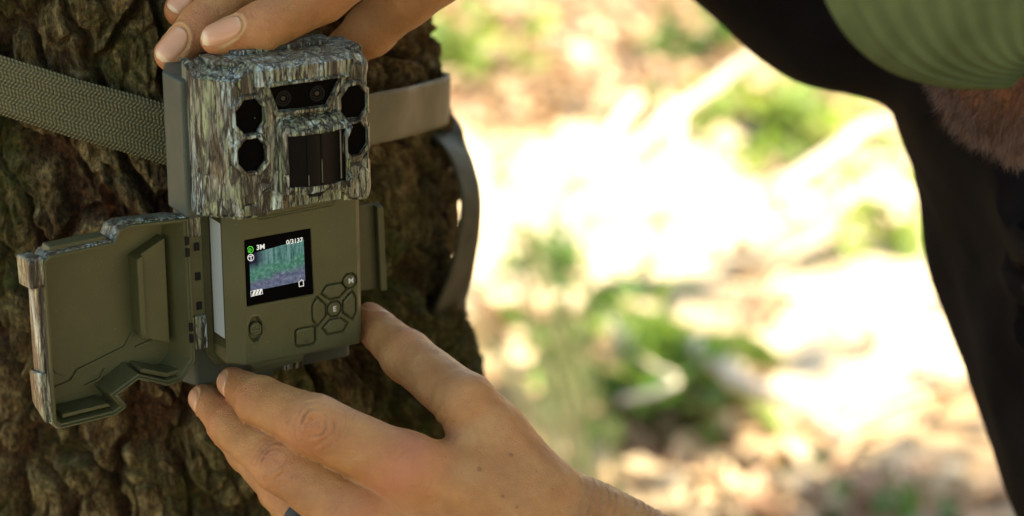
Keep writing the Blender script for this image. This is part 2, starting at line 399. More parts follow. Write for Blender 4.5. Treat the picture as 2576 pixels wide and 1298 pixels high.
# ------------------------------------------------------------------ the tree
TC = c2w([(400 - 1288) / 65 * 1.183, 0, 118.3])
def trunk_axis(z): return np.stack([TC[0] - (z - TC[2]) * .12, np.full_like(z, TC[1]), z], 1)
def trunk_r(z): return 13.45 + np.clip((60 - z) / 60, 0, 1) ** 2 * 9 - np.clip((z - 130) / 400, 0, 1) * 3.5
def barkmat():
    m = mat('bark', (.1, .07, .04), .85, .25); k = N(m); a = k.attr('bk')
    n1 = k.noise(k.mapping((1, 1, .4)), 150, 6, .7); n2 = k.noise(None, 420, 5, .7)
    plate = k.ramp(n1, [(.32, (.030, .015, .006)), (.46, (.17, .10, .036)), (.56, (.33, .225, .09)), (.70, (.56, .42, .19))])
    fis = k.ramp(n2, [(.3, (.025, .012, .005)), (.55, (.12, .05, .016)), (.75, (.28, .11, .03))])  # fissures: orange inner bark, darkened to deepen the shade in the cracks
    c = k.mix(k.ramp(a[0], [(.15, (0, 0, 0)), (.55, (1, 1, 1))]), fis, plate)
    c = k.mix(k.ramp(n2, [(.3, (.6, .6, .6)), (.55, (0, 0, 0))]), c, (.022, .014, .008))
    moss = k.ramp(n2, [(.3, (.025, .03, .005)), (.55, (.09, .10, .015)), (.75, (.19, .20, .04))])
    mm = k.math('MULTIPLY', a[1], k.ramp(k.noise(None, 160, 5, .7), [(.38, (.15, .15, .15)), (.6, (1, 1, 1))]))
    gr = k.noise(k.mapping((1, 1, .45)), 1000, 4, .75); c = k.mix(.8, c, k.ramp(gr, [(.38, (.2, .18, .14)), (.50, (1, 1, 1)), (.62, (1.8, 1.7, 1.4))]), 'MULTIPLY')
    c = k.mix(mm, c, moss); c = k.mix(a[2], c, (.26, .08, .02)); k.col(c)
    b1 = k.bump(k.noise(None, 240, 8, .8), .0045, 1.0)
    k.bump(k.noise(k.mapping((1, 1, .6)), 800, 5, .75), .0016, 1.0, b1)
    return m
M_BARK = barkmat()
def bark_grid(th, z):
    T, Zz = np.meshgrid(th, z, indexing='ij'); T = T.ravel(); Zz = Zz.ravel()
    r0 = 12.6; q = np.stack([np.cos(T) * r0, np.sin(T) * r0, Zz], 1)
    wp = np.stack([fbm(q / 3.2, 3, 11), fbm(q / 3.2, 3, 21), fbm(q / 3.2, 3, 31)], 1)
    d1, d2, idv = worley((q + wp * 1.3) * np.array([.46, .46, .17]), 5)
    e = d2 - d1; plate = sst(.015, .22, e)
    d1b, d2b, idb = worley((q + wp * 1.0) * np.array([1.15, 1.15, .50]), 9); pl2 = sst(.0, .22, d2b - d1b)
    f1 = fbm(q / np.array([1.1, 1.1, 2.8]), 5, 41, .62); ridge = 1 - np.abs(fbm(q / np.array([.75, .75, 3.6]), 4, 61, .6)) * 2.4
    h = 1.05 * plate * (.55 + .55 * idv) + .42 * pl2 * (.35 + .9 * idb) * (.35 + .65 * plate) + .36 * f1 + .34 * ridge * (.4 + .6 * plate)
    h += .22 * fbm(q * np.array([2.8, 2.8, 1.8]), 4, 71, .65) + .07 * (1 - np.abs(fbm(q * np.array([6, 6, 2.5]), 2, 75)) * 2)
    flute = .25 * np.sin(T * 5 + .7) + .6 * fbm(q / 14, 2, 81)
    R = trunk_r(Zz) - 1.3 + h + flute
    ax = trunk_axis(Zz); V = ax + np.stack([np.cos(T) * R, np.sin(T) * R, Zz * 0], 1)
    moss = sst(.0, .5, fbm(q / 6.0, 3, 91) + .30 * np.cos(T + .9) - (Zz - 88) * .012)
    org = sst(.50, .75, fbm(q / np.array([.8, .8, 6.0]), 2, 101)) * (1 - plate) * .9
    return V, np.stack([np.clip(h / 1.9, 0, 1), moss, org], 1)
zb, zt = TC[2] - 17, TC[2] + 17
th_f = np.linspace(radians(-150), radians(28), 640); zf = np.linspace(zb, zt, 480)
V, A = bark_grid(th_f, zf)
tree = thing('oak_tree', 'thick mossy rough barked tree trunk that the strap goes round', 'tree', (TC[0], TC[1], 0))
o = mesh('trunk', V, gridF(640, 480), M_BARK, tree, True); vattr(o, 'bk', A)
for nm, th, z in (('trunk_back', np.linspace(radians(28), radians(210), 90), np.linspace(zb, zt, 60)),
                  ('trunk_base', np.linspace(0, 2 * pi, 140), np.linspace(-4, zb + .3, 110)),
                  ('trunk_top', np.linspace(0, 2 * pi, 120), np.linspace(zt - .3, 520, 240))):
    V, A = bark_grid(th, z); o = mesh(nm, V, gridF(len(th), len(z)), M_BARK, tree, True); vattr(o, 'bk', A)
# limbs and unseen leaves overhead, placed to shade the person, not the ground behind
for i in range(7):
    a = radians([-20, 25, -70, 60, 170, -120, 5][i]); top = trunk_axis(np.array([300.0 + 30 * i]))[0]; ln = 330 if i in (0, 1, 6) else 200
    e = top + np.array([cos(a) * ln, sin(a) * ln * .6 - 40, 130 + 15 * i]); pp = smooth_path([top, (top + e) / 2 + np.array([0, 0, 35]), e], 12)
    V, F = tube_mesh(pp, np.linspace(6, 1.2, 12), 8); o = mesh('limb', V, F, M_BARK, tree, True)
    vattr(o, 'bk', np.tile([.5, .2, 0], (len(V), 1)))
nC = 9800; cen = []
clump = np.stack([RNG.uniform(60, 560, 110), RNG.uniform(-160, 150, 110), RNG.uniform(330, 560, 110)], 1)
cr = np.random.default_rng(11)
clump[:3] = np.stack([cr.uniform(330, 400, 3), cr.uniform(305, 318, 3), cr.uniform(385, 405, 3)], 1)  # clumps added to dapple the lower background with shade
clump[6:24] = np.stack([cr.uniform(165, 320, 18), cr.uniform(85, 165, 18), cr.uniform(390, 480, 18)], 1)  # extra clumps towards the sun, added to keep the subject shaded
ci = RNG.integers(0, 110, nC); cen = clump[ci] + RNG.normal(size=(nC, 3)) * np.array([38, 38, 22])
o = leaves('shade_crown', cen, 20, M_CROWN, tree, spread=.8, asp=.6); o['kind'] = 'stuff'

# unseen tree added behind the lens: its leaves keep the foreground in shade
def shade_tree(at, h, spanx, spany, zr, n, label):
    t = thing('oak_tree', label, 'tree', at)
    pp = smooth_path([at + np.array([0, 0, -5.]), at + np.array([6, 4, h * .5]), at + np.array([0, 0, h])], 14); V, F = tube_mesh(pp, np.linspace(17, 8, 14), 12)
    o = mesh('trunk', V, F, M_BARK, t, True); vattr(o, 'bk', np.tile([.5, .3, 0], (len(V), 1)))
    for i in range(6):
        a = i * pi / 3; e = at + np.array([cos(a) * spanx * .7, sin(a) * spany * .7, h * 1.15]); pp = smooth_path([at + np.array([0, 0, h * .8]), (at + e) / 2 + np.array([0, 0, h * .55]), e], 8)
        V, F = tube_mesh(pp, np.linspace(6, 1.5, 8), 7); o = mesh('limb', V, F, M_BARK, t, True); vattr(o, 'bk', np.tile([.5, .3, 0], (len(V), 1)))
    cl = at + np.stack([RNG.uniform(-spanx, spanx, 90), RNG.uniform(-spany, spany, 90), RNG.uniform(*zr, 90)], 1)
    o = leaves('shade_crown', cl[RNG.integers(0, 90, n)] + RNG.normal(size=(n, 3)) * np.array([40, 40, 28]), 26, M_CROWN, t, spread=.8, asp=.6); o['kind'] = 'stuff'
shade_tree(np.array([400., -430., 0]), 420, 300, 240, (300, 640), 8000, 'unseen leafy tree added behind the photographer, to the right, for shade')

# ------------------------------------------------------------------ strap
def webmat():
    m = mat('nylon_webbing', (.12, .11, .06), .7, .3); k = N(m)
    uv = k.n('UVMap'); sp = k.n('SeparateXYZ'); k.l(uv.outputs[0], sp.inputs[0]); u, v = sp.outputs[0], sp.outputs[1]
    # chevron weave: columns .15 cm wide, rows .11 cm
    col = k.math('PINGPONG', k.math('MULTIPLY', v, 3.2), 1.0)
    ph = k.math('ADD', k.math('MULTIPLY', u, 6.6), k.math('MULTIPLY', col, 1.0))
    s1 = k.math('SINE', k.math('MULTIPLY', ph, 2 * pi)); s2 = k.math('SINE', k.math('MULTIPLY', v, 2 * pi * 6.4))
    h = k.math('MULTIPLY', k.math('ADD', s1, 1.0), k.math('ADD', s2, 1.25)); hh = k.math('MULTIPLY', h, .25)
    nz = k.noise(None, 500, 3); hv = k.math('ADD', hh, k.math('MULTIPLY', nz, .25))
    k.col(k.ramp(hv, [(.08, (.018, .016, .006)), (.40, (.12, .108, .048)), (.9, (.20, .178, .075))]))  # shade between the threads put into the colour, following weave height
    k.bump(hh, .0006, .9); return m
M_WEB = webmat()
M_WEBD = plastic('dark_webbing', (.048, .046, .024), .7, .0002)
M_WEBB = plastic('smooth_webbing_back', (.15, .13, .075), .65, .0001)
def band(name, path, outward, width, mtl, parent, thick=.13, n=90, m_=9, edge=.06, widthdir=None):
    path = smooth_path(path, n); T = np.gradient(path, axis=0); L_ = np.concatenate([[0], np.cumsum(np.linalg.norm(np.diff(path, axis=0), axis=1))])
    V = []; UV = []
    for i in range(n):
        t = nrm(T[i]); 
        if widthdir is None: o_ = nrm(outward(path[i])); w = nrm(np.cross(t, o_))
        else:
            f = i / (n - 1) * (len(widthdir) - 1); j = min(int(f), len(widthdir) - 2); w = np.asarray(widthdir[j]) * (1 - (f - j)) + np.asarray(widthdir[j + 1]) * (f - j); w = nrm(w - (w @ t) * t); o_ = np.cross(w, t)
        if w[2] < 0 and widthdir is None: w = -w
        ring = []
        for u in np.linspace(-1, 1, m_): ring.append((u, thick / 2 * (1 - .35 * u ** 8) + .012 * math.sin(L_[i] * 1.9 + u * 2)))
        for u in np.linspace(1, -1, m_): ring.append((u, -thick / 2 * (1 - .35 * u ** 8)))
        for u, h in ring:
            V.append(path[i] + w * u * width / 2 + o_ * h); UV.append((L_[i], (u + 1) / 2 * width))
    k = 2 * m_; F = []
    for i in range(n - 1):
        for j in range(k): F.append((i * k + j, i * k + (j + 1) % k, (i + 1) * k + (j + 1) % k, (i + 1) * k + j))
    F.append(tuple(range(k))[::-1]); F.append(tuple(range((n - 1) * k, n * k)))
    o = mesh(name, V, F, mtl, parent, True)
    uvl = o.data.uv_layers.new(name='UVMap'); vi = np.zeros(len(o.data.loops), np.int32); o.data.loops.foreach_get('vertex_index', vi)
    uvl.data.foreach_set('uv', np.array(UV, np.float32)[vi].ravel()); o.data.update(); return o
strap = thing('tree_strap', 'olive woven strap round the trunk holding the trail camera', 'strap', W(418, 339, 103))
outw = lambda p: p - np.array([TC[0], TC[1], p[2]])
def tring(ang, z, r=14.3): a = trunk_axis(np.array([float(z)]))[0]; return a + np.array([cos(ang) * r, sin(ang) * r, 0])
def on_trunk(px, py, r):
    """where the line of sight through a pixel meets a cylinder round the leaning trunk"""
    d = W(px, py, 100) - CAMP; t = .8
    for _ in range(60):
        q = CAMP + d * t; a = trunk_axis(np.array([q[2]]))[0]; e = math.hypot(q[0] - a[0], q[1] - a[1]) - r
        if e < .01: break
        t += max(e, .01) / 100
    return q
pl = [W(560, 380, 103.0), W(440, 345, 102.0)] + [on_trunk(*p, 14.3) for p in ((330, 312), (200, 276), (90, 242), (0, 213), (-110, 178), (-220, 145), (-300, 125))]
zl = pl[-1][2]
left = pl + [tring(radians(190), zl + .8), tring(radians(150), zl)]
band('woven_strap', left, outw, 2.40, M_WEB, strap)
pr_ = [W(840, 322, 102.5), W(925, 302, 104.5), W(1000, 287, 106.5), on_trunk(1050, 275, 14.5)]
zr = pr_[-1][2]
band('right_strap', pr_ + [tring(radians(-6), zr - .9, 14.35), tring(radians(14), zr - 2.0, 13.7), tring(radians(50), zr - 2.6, 12.8), tring(radians(100), zr - 3), tring(radians(150), zl - 3)], outw, 2.15, M_WEBB, strap)
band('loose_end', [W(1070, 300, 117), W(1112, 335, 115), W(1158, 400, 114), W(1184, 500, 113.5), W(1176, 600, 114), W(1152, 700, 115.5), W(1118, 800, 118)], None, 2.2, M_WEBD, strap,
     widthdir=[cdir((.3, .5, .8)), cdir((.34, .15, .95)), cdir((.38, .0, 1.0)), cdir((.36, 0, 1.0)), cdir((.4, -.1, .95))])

# ------------------------------------------------------------------ the trail camera
def sdpoly(P, poly):
    poly = np.asarray(poly, float); n = len(poly); d = np.full(len(P), 1e9); s = np.ones(len(P))
    for i in range(n):
        a = poly[i]; b = poly[i - 1]; e = b - a; w = P - a
        t = np.clip((w @ e) / (e @ e), 0, 1); q = w - t[:, None] * e; d = np.minimum(d, (q * q).sum(1))
        c1 = P[:, 1] >= a[1]; c2 = P[:, 1] < b[1]; c3 = e[0] * w[:, 1] > e[1] * w[:, 0]
        s = np.where((c1 & c2 & c3) | (~c1 & ~c2 & ~c3), -s, s)
    return s * np.sqrt(d)
def prism(name, poly, e0, e1, mtl, parent, axis='z', xf=dp, bev=.03, seg=2, taper=None):
    """polygon extruded: axis z -> poly in (x,y); axis y -> poly in (x,z), e0 nearest the viewer; axis x -> poly in (y,z)"""
    poly = np.asarray(poly, float); n = len(poly)
    c = poly.mean(0); p0 = poly; p1 = poly if taper is None else c + (poly - c) * taper
    def mk(p, e):
        if axis == 'z': return np.stack([p[:, 0], p[:, 1], np.full(n, e)], 1)
        if axis == 'y': return np.stack([p[:, 0], np.full(n, e), p[:, 1]], 1)
        return np.stack([np.full(n, e), p[:, 0], p[:, 1]], 1)
    V = np.concatenate([mk(p0, e0), mk(p1, e1)]); ar = np.sum(poly[:, 0] * np.roll(poly[:, 1], -1) - np.roll(poly[:, 0], -1) * poly[:, 1])
    F = [tuple(range(n)), tuple(range(2 * n - 1, n - 1, -1))] + [(i, i + n, (i + 1) % n + n, (i + 1) % n) for i in range(n)]
    fl = (ar > 0) if axis != 'y' else (ar < 0)
    if e1 < e0: fl = not fl
    if axis == 'x': fl = fl
    o = mesh(name, xf(V), F, mtl, parent, flip=fl)
    if bev: bevel(o, bev, seg)
    return o
def rect(x0, x1, y0, y1): return [(x0, y0), (x1, y0), (x1, y1), (x0, y1)]
def octa(cx, cz, rx, rz): return [(cx + rx * cos(radians(22.5 + 45 * i)) * 1.05, cz + rz * sin(radians(22.5 + 45 * i)) * 1.05) for i in range(8)]
def heightfield(name, x, z, fy, mtl, parent, back, xf=dp, edge=None, mi=None):
    X_, Z_ = np.meshgrid(x, z, indexing='ij'); P = np.stack([X_.ravel(), Z_.ravel()], 1)
    if edge is not None: P = edge(P)
    y = fy(P); V = np.stack([P[:, 0], y, P[:, 1]], 1); nx, nz = len(x), len(z)
    F = gridF(nx, nz)
    # skirt going back
    idx = np.arange(nx * nz).reshape(nx, nz)
    loop = np.concatenate([idx[:-1, 0], idx[-1, :-1], idx[:0:-1, -1], idx[0, :0:-1]])
    S = V[loop].copy(); cx = (x[0] + x[-1]) / 2; S[:, 1] = back
    n0 = len(V); V = np.concatenate([V, S]); k = len(loop); a = np.arange(k); b = (a + 1) % k
    Fs = np.stack([loop[a], n0 + a, n0 + b, loop[b]], 1)
    F = np.concatenate([F, Fs])
    o = mesh(name, xf(V), F, mtl, parent, True, sharp=32)
    return o, P, y
tc = thing('trail_camera', 'camouflage trail camera with open door and lit screen strapped on the trunk', 'trail camera', dp(np.array([2.0, 2.5, -1.5])))
OCT = [(0.04, 10.25), (0.05, 8.78), (4.20, 10.20), (4.20, 8.78)]
WIN = [(.79, 11.32), (3.74, 11.27), (3.09, 10.22), (1.15, 10.28)]
SEN = [(1.30, 9.42), (3.64, 9.40), (3.62, 7.38), (1.34, 7.45)]
KNB = octa(4.22, 7.12, .62, .72)
SLOT = [(2.28, 7.12), (3.0, 7.12), (3.05, 6.92), (2.85, 6.74), (2.4, 6.74), (2.22, 6.92)]
def camo_y(P):
    x, z = P[:, 0], P[:, 1]
    y = np.full(len(P), -1.0)
    y = y + np.clip(-.45 - x, 0, 9) * 1.0 + np.clip(x - 4.78, 0, 9) * 1.4
    dk = -sst(.55, .0, np.abs(x - 2.3) - 1.55) * sst(6.5, 7.6, z) * .10; y += dk
    # faceted relief of the moulded bark
    q = np.stack([x * 1.2, z * .42, x * 0], 1); d1, d2, idv = worley(q + .3 * np.stack([vnoise(q * 2), vnoise(q * 2, 5), x * 0], 1), 3)
    y -= (.015 + .06 * idv) * sst(0, .06, d2 - d1) - .03
    q2 = np.stack([x * 9, z * 2.0, x * 0], 1); y += .016 * fbm(q2, 3, 8)
    # visor over the window
    dv = sdpoly(P, [(.25, 11.34), (.15, 12.2), (4.2, 12.2), (4.05, 11.30)]); y -= .30 * sst(.04, -.04, dv)
    # sensor hood
    dh = sdpoly(P, [(1.05, 9.45), (1.2, 9.95), (3.6, 9.95), (3.95, 9.42), (3.92, 7.2), (3.6, 7.0), (1.25, 7.05), (1.08, 7.2)])
    bulge = .30 + .42 * np.clip(1 - ((x - 2.47) / 1.6) ** 2, 0, 1)
    y -= bulge * sst(.05, -.10, dh)
    y += .34 * sst(.10, -.10, dh) * sst(9.50, 9.95, z)
    # window recess with raised frame
    dw = sdpoly(P, WIN); y -= .10 * sst(.20, .10, np.abs(dw - .02) ) ; y += .30 * sst(.015, -.03, dw)
    ds = sdpoly(P, SEN); y += .26 * sst(.03, -.04, ds)
    for c in OCT:
        do = sdpoly(P, octa(*c, .56, .68)); y -= .15 * sst(.19, .13, do); y += .34 * sst(.015, -.03, do)
    dn = sdpoly(P, KNB); y -= .24 * sst(.03, -.10, dn)
    dl = sdpoly(P, SLOT); y += .35 * sst(.03, -.04, dl)
    # upper left corner facet and top roll
    top = 11.62 + np.clip((x + .45) * .60, 0, .48); y += np.clip(z - top, 0, 9) * 3.0 * sst(1.1, .5, x); y -= .05 * sst(.05, .0, np.abs(z - top + .03)) * sst(.2, -.2, x)
    y += np.clip(z - 11.98, 0, 1) * 1.6
    y += np.clip(x - 4.2, 0, 1) * np.clip(z - 11.55, 0, 1) * 2.2
    y += np.clip(6.42 - z, 0, 1) * .8
    y += .12 * sst(-1.40, -1.50, x)
    return y
def camo_edge(P):
    P = P.copy(); x, z = P[:, 0].copy(), P[:, 1].copy(); tz = (z - 6.25) / (12.15 - 6.25)
    xr = 4.86 + .26 * sst(.66, .45, np.abs(z - 10.2)) + .24 * sst(.66, .45, np.abs(z - 8.78)) + .22 * sst(.78, .55, np.abs(z - 7.15)) + .20 * sst(11.3, 11.5, z)
    P[:, 0] = np.where(x > 3.0, 3.0 + (x - 3.0) / (5.15 - 3.0) * (xr - 3.0), x)
    zb_ = 6.27 + .20 * sst(.55, .95, x) * sst(4.15, 3.7, x) + .0 * x
    zt_ = 12.15 - .10 * sst(.2, -.6, x) - .25 * sst(4.1, 4.8, x)
    P[:, 1] = zb_ + tz * (zt_ - zb_); return P
fx = np.linspace(-1.62, 5.15, 360); fz = np.linspace(6.25, 12.15, 310)
front, _, _ = heightfield('front_housing', fx, fz, camo_y, M_CAMO, tc, 1.3, edge=camo_edge)
for i, c in enumerate(OCT):
    o = prism('infrared_window', octa(*c, .60, .72), -.98, -.86, M_BLACK, tc, 'y', bev=.02)
    for k_ in range(1 if i == 0 else 0):
        q = [(c[0] + .22 + .012 * cos(a), c[1] - .12 + .012 * sin(a)) for a in np.linspace(0, 2 * pi, 8, endpoint=False)]
        prism('diode', q, -1.0, -.97, M_STICK, o, 'y', bev=0)
lw = prism('lens_window', [(.74, 11.38), (3.80, 11.33), (3.13, 10.18), (1.10, 10.24)], -.98, -.80, M_BLACK, tc, 'y', bev=0)
def disc(cx, cz, r, y0, y1, mtl, parent, name, n=32, inner=None, bev=.02):
    a = np.linspace(0, 2 * pi, n, endpoint=False)
    if inner is None: return prism(name, np.stack([cx + r * np.cos(a), cz + r * np.sin(a)], 1), y0, y1, mtl, parent, 'y', bev=bev)
    V = []; 
    for rr, yy in ((r, y1), (r, y0), (inner, y0), (inner, y1)): V += [(cx + rr * cos(t), yy, cz + rr * sin(t)) for t in a]
    F = [(k * n + i, k * n + (i + 1) % n, ((k + 1) % 4) * n + (i + 1) % n, ((k + 1) % 4) * n + i) for k in range(4) for i in range(n)]
    return mesh(name, dp(np.array(V)), F, mtl, parent, False)
M_RING = mat('lens_ring', (.003, .003, .0035), .4, .12)
for cx in (1.42, 2.78):
    ln = disc(cx, 10.72, .30, -1.02, -.96, M_RING, tc, 'lens', inner=.24)
    disc(cx, 10.72, .20, -1.01, -.97, M_RING, ln, 'lens_ring', inner=.15)
    disc(cx, 10.72, .10, -1.00, -.97, M_GLASS, ln, 'lens_glass')
# convex motion sensor with vertical segments
M_PIR = mat('sensor_lens', (.004, .0034, .003), .3, .10)
sx = np.linspace(1.26, 3.68, 60); 
def pir_y(P):
    x = P[:, 0]; y = -1.40 - .38 * np.clip(1 - ((x - 2.47) / 1.35) ** 2, 0, 1)
    for c in (2.00, 2.52, 3.38): y += .030 * sst(.035, .0, np.abs(x - c))
    return y
o, _, _ = heightfield('motion_sensor', sx, np.linspace(7.30, 9.50, 14), pir_y, M_PIR, tc, -.7)
for c, z0, z1, w in ((3.40, 7.5, 9.38, .022), (2.56, 7.5, 8.4, .012), (2.03, 7.45, 7.85, .016), (2.06, 8.2, 8.75, .008)):
    yy = float(pir_y(np.array([[c - .06, 8.0]]))[0])
    prism('sensor_rib', rect(c - w, c + w, z0, z1), yy - .02, yy + .04, mat('rib', (.10, .085, .07), .35), o, 'y', bev=0)
prism('indicator_lens', [(2.2, 7.16), (3.05, 7.16), (3.1, 6.7), (2.2, 6.7)], -.95, -.80, M_MATBLK, tc, 'y', bev=0)
# top cover: ledge steps behind the front
prism('top_cover', [(-.9, .3), (-.2, -.35), (4.2, -.35), (4.9, .2), (4.9, 1.4), (-.9, 1.4)], 11.98, 12.12, M_CAMO, tc, 'z', bev=.05)
prism('top_ridge', [(.3, .45), (3.9, .45), (4.1, .7), (4.1, 1.35), (.1, 1.35), (.1, .7)], 12.12, 12.30, M_CAMO, tc, 'z', bev=.05)
prism('top_lug', [(4.45, -.25), (5.12, -.05), (5.12, .9), (4.45, .9)], 11.25, 12.02, M_CAMO, tc, 'z', bev=.05)

# control panel, its grooves cut as geometry
E_ = loc(841, 777); Mb = loc(880, 707)
def scale(poly, c, s): return [(c[0] + (p[0] - c[0]) * s, c[1] + (p[1] - c[1]) * s) for p in poly]
ex, ez = E_
UP = [(ex - .52, ez + .72), (ex - .30, ez + 1.02), (ex + .36, ez + 1.02), (ex + .56, ez + .72), (ex + .24, ez + .44), (ex - .20, ez + .44)]
DN = [(ex - .52, ez - .70), (ex - .30, ez - 1.0), (ex + .36, ez - 1.0), (ex + .56, ez - .70), (ex + .24, ez - .42), (ex - .20, ez - .42)]
LF = [(ex - .92, ez + .30), (ex - .72, ez + .62), (ex - .36, ez + .24), (ex - .36, ez - .22), (ex - .72, ez - .58), (ex - .92, ez - .28)]
RT = [(ex + .92, ez + .30), (ex + .78, ez + .60), (ex + .38, ez + .24), (ex + .38, ez - .22), (ex + .78, ez - .58), (ex + .92, ez - .28)]
BT = [('up_button', UP), ('down_button', DN), ('left_button', LF), ('right_button', RT), ('enter_button', octa(ex, ez, .29, .31)), ('menu_button', octa(Mb[0], Mb[1], .28, .30))]
pb = loc(768, 846); PW = [(pb[0] - .40, pb[1] - .28), (pb[0] - .30, pb[1] - .37), (pb[0] + .32, pb[1] - .37), (pb[0] + .42, pb[1] - .28), (pb[0] + .42, pb[1] + .27), (pb[0] + .32, pb[1] + .36), (pb[0] - .30, pb[1] + .36), (pb[0] - .40, pb[1] + .27)]
BT.append(('capture_button', PW))
sw = loc(643, 829); SWO = octa(sw[0], sw[1], .27, .50)
SCR = [loc(615, 605), loc(782, 575), loc(790, 740), loc(622, 772)]
LIP = [(.62, 6.3), (.85, 6.02), (3.55, 6.05), (3.80, 6.3)]
def panel_y(P):
    y = np.zeros(len(P)); x, z = P[:, 0], P[:, 1]
    for _, b in BT: y += .15 * sst(.055, .015, sdpoly(P, b))
    y += .22 * sst(.03, -.03, sdpoly(P, SWO)); y += .07 * sst(.03, -.02, sdpoly(P, SCR))
    y -= .035 * sst(.06, .0, np.abs(sdpoly(P, SWO) - .07)) * 0.6
    dl = sdpoly(P, [(.45, 6.6), (.45, 6.25), (.75, 5.92), (3.70, 6.0), (4.0, 6.6)]); y -= .16 * sst(.05, -.07, dl); y += .05 * sst(.07, .02, np.abs(dl - .08))
    y += np.clip(-.04 - x, 0, 9) + np.clip(x - 4.72, 0, 9) * 1.0 + np.clip(.06 - z, 0, 9) * .8
    return y
heightfield('control_panel', np.concatenate([[-.60, -.45, -.30, -.15], np.linspace(-.04, 4.72, 238), [4.80, 4.88, 4.96]]), np.linspace(0, 6.5, 290), panel_y, M_OLIVE, tc, 1.9)
for nm, b in BT:
    c = np.mean(b, 0); o = prism(nm, scale(b, c, .93), -.02 if nm not in ('enter_button', 'menu_button') else -.03, .14, M_OLIVE, tc, 'y', bev=.07, seg=3)
    if nm == 'enter_button': EB = o
    if nm == 'menu_button': MB_ = o
    if nm == 'capture_button':
        prism('button_mark', [(c[0] - .13, c[1] - .17), (c[0] + .15, c[1] - .14), (c[0] + .15, c[1] - .11), (c[0] - .13, c[1] - .14)], -.024, .03, M_OLIVE_D, o, 'y', bev=0)
        prism('button_mark', [(c[0] - .10, c[1] - .24), (c[0] + .12, c[1] - .215), (c[0] + .12, c[1] - .19), (c[0] - .10, c[1] - .215)], -.024, .03, M_OLIVE_D, o, 'y', bev=0)
sk = prism('slide_switch', octa(sw[0] + .01, sw[1] + .02, .23, .27), -.06, .2, M_OLIVE, tc, 'y', bev=.05, taper=1.0)
for i in range(3): prism('grip_rib', rect(sw[0] - .15, sw[0] + .17, sw[1] - .13 + .11 * i, sw[1] - .08 + .11 * i), -.10, 0, M_OLIVE, sk, 'y', bev=.018)
scr = prism('screen', scale(SCR, np.mean(SCR, 0), .992), .02, .09, M_BLACK, tc, 'y', bev=.03)
def emis(name, fn, strength):
    m = bpy.data.materials.new(name); m.use_nodes = True; t = m.node_tree; t.nodes.clear(); 
    m_b = t.nodes.new('ShaderNodeEmission'); out = t.nodes.new('ShaderNodeOutputMaterial'); t.links.new(m_b.outputs[0], out.inputs[0]); m_b.inputs[1].default_value = strength
    if isinstance(fn, tuple): m_b.inputs[0].default_value = (*fn, 1)
    return m, t, m_b
M_EW, _, _ = emis('screen_white', (.72, .76, .82), .25)
M_EG, _, _ = emis('screen_green', (.08, .8, .08), .28)
pm, t, eb = emis('screen_picture', None, .20)
tcn = t.nodes.new('ShaderNodeUVMap'); 
class K(N):
    def __init__(s, t_): s.t = t_; s.tc = t_.nodes.new('ShaderNodeTexCoord')
k = K(t); sp = k.n('SeparateXYZ'); k.l(tcn.outputs[0], sp.inputs[0]); u, v = sp.outputs[0], sp.outputs[1]
def mapuv(sc):
    x = k.n('Mapping'); x.inputs['Scale'].default_value = sc; k.l(tcn.outputs[0], x.inputs[0]); return x.outputs[0]
n1 = k.noise(mapuv((14, 11, 1)), 1, 5, .7); n2 = k.noise(mapuv((17, .9, 1)), 1, 4, .7); n3 = k.noise(mapuv((3, 3, 1)), 1, 3)
trees_ = k.ramp(n2, [(.40, (.010, .03, .05)), (.47, (.07, .20, .24)), (.60, (.24, .38, .52))])
leafy = k.ramp(n1, [(.3, (.03, .10, .09)), (.55, (.08, .26, .22)), (.75, (.26, .40, .42))])
top_ = k.mix(.45, trees_, leafy)
grd = k.ramp(n1, [(.3, (.05, .07, .15)), (.55, (.14, .17, .30)), (.75, (.34, .34, .48))])
vv = k.math('ADD', v, k.math('MULTIPLY', k.math('SUBTRACT', n3, .5), .5)); vv = k.math('SUBTRACT', vv, k.math('MULTIPLY', u, .12))
c = k.mix(k.ramp(vv, [(.15, (0, 0, 0)), (.33, (1, 1, 1))]), grd, k.mix(k.ramp(vv, [(.45, (0, 0, 0)), (.6, (1, 1, 1))]), leafy, top_))
dk = k.math('MULTIPLY', k.ramp(u, [(.12, (1, 1, 1)), (.34, (0, 0, 0))]), k.ramp(v, [(.55, (0, 0, 0)), (.75, (1, 1, 1))]))
c = k.mix(dk, c, (.02, .02, .05)); k.l(c, eb.inputs[0])
PQ = [loc(627, 640), loc(764, 602), loc(768, 706), loc(631, 734)]
V = dp(np.array([(p[0], .012, p[1]) for p in PQ])); o = mesh('display_picture', V, [(3, 2, 1, 0)], pm, scr)
uvl = o.data.uv_layers.new(name='UVMap')
for li, uv in zip(range(4), [(0, 0), (1, 0), (1, 1), (0, 1)]): uvl.data[li].uv = uv
def polyline(name, pts, w, mtl, parent, y=.008, closed=False, fn=loc):
    """flat strokes on the screen"""
    pts = [np.asarray(fn(*p)) for p in pts]; V = []; F = []
    m_ = len(pts); rng = range(m_ if closed else m_ - 1)
    for i in rng:
        a, b = pts[i], pts[(i + 1) % m_]; d = nrm(b - a) * w / 2; nn = np.array([-d[1], d[0]]); a2, b2 = a - d * .8, b + d * .8; s = len(V)
        V += [(q[0], y - .0004 * i, q[1]) for q in (a2 - nn, b2 - nn, b2 + nn, a2 + nn)]; F.append((s, s + 1, s + 2, s + 3))
    return mesh(name, dp(np.array(V)), F, mtl, parent)
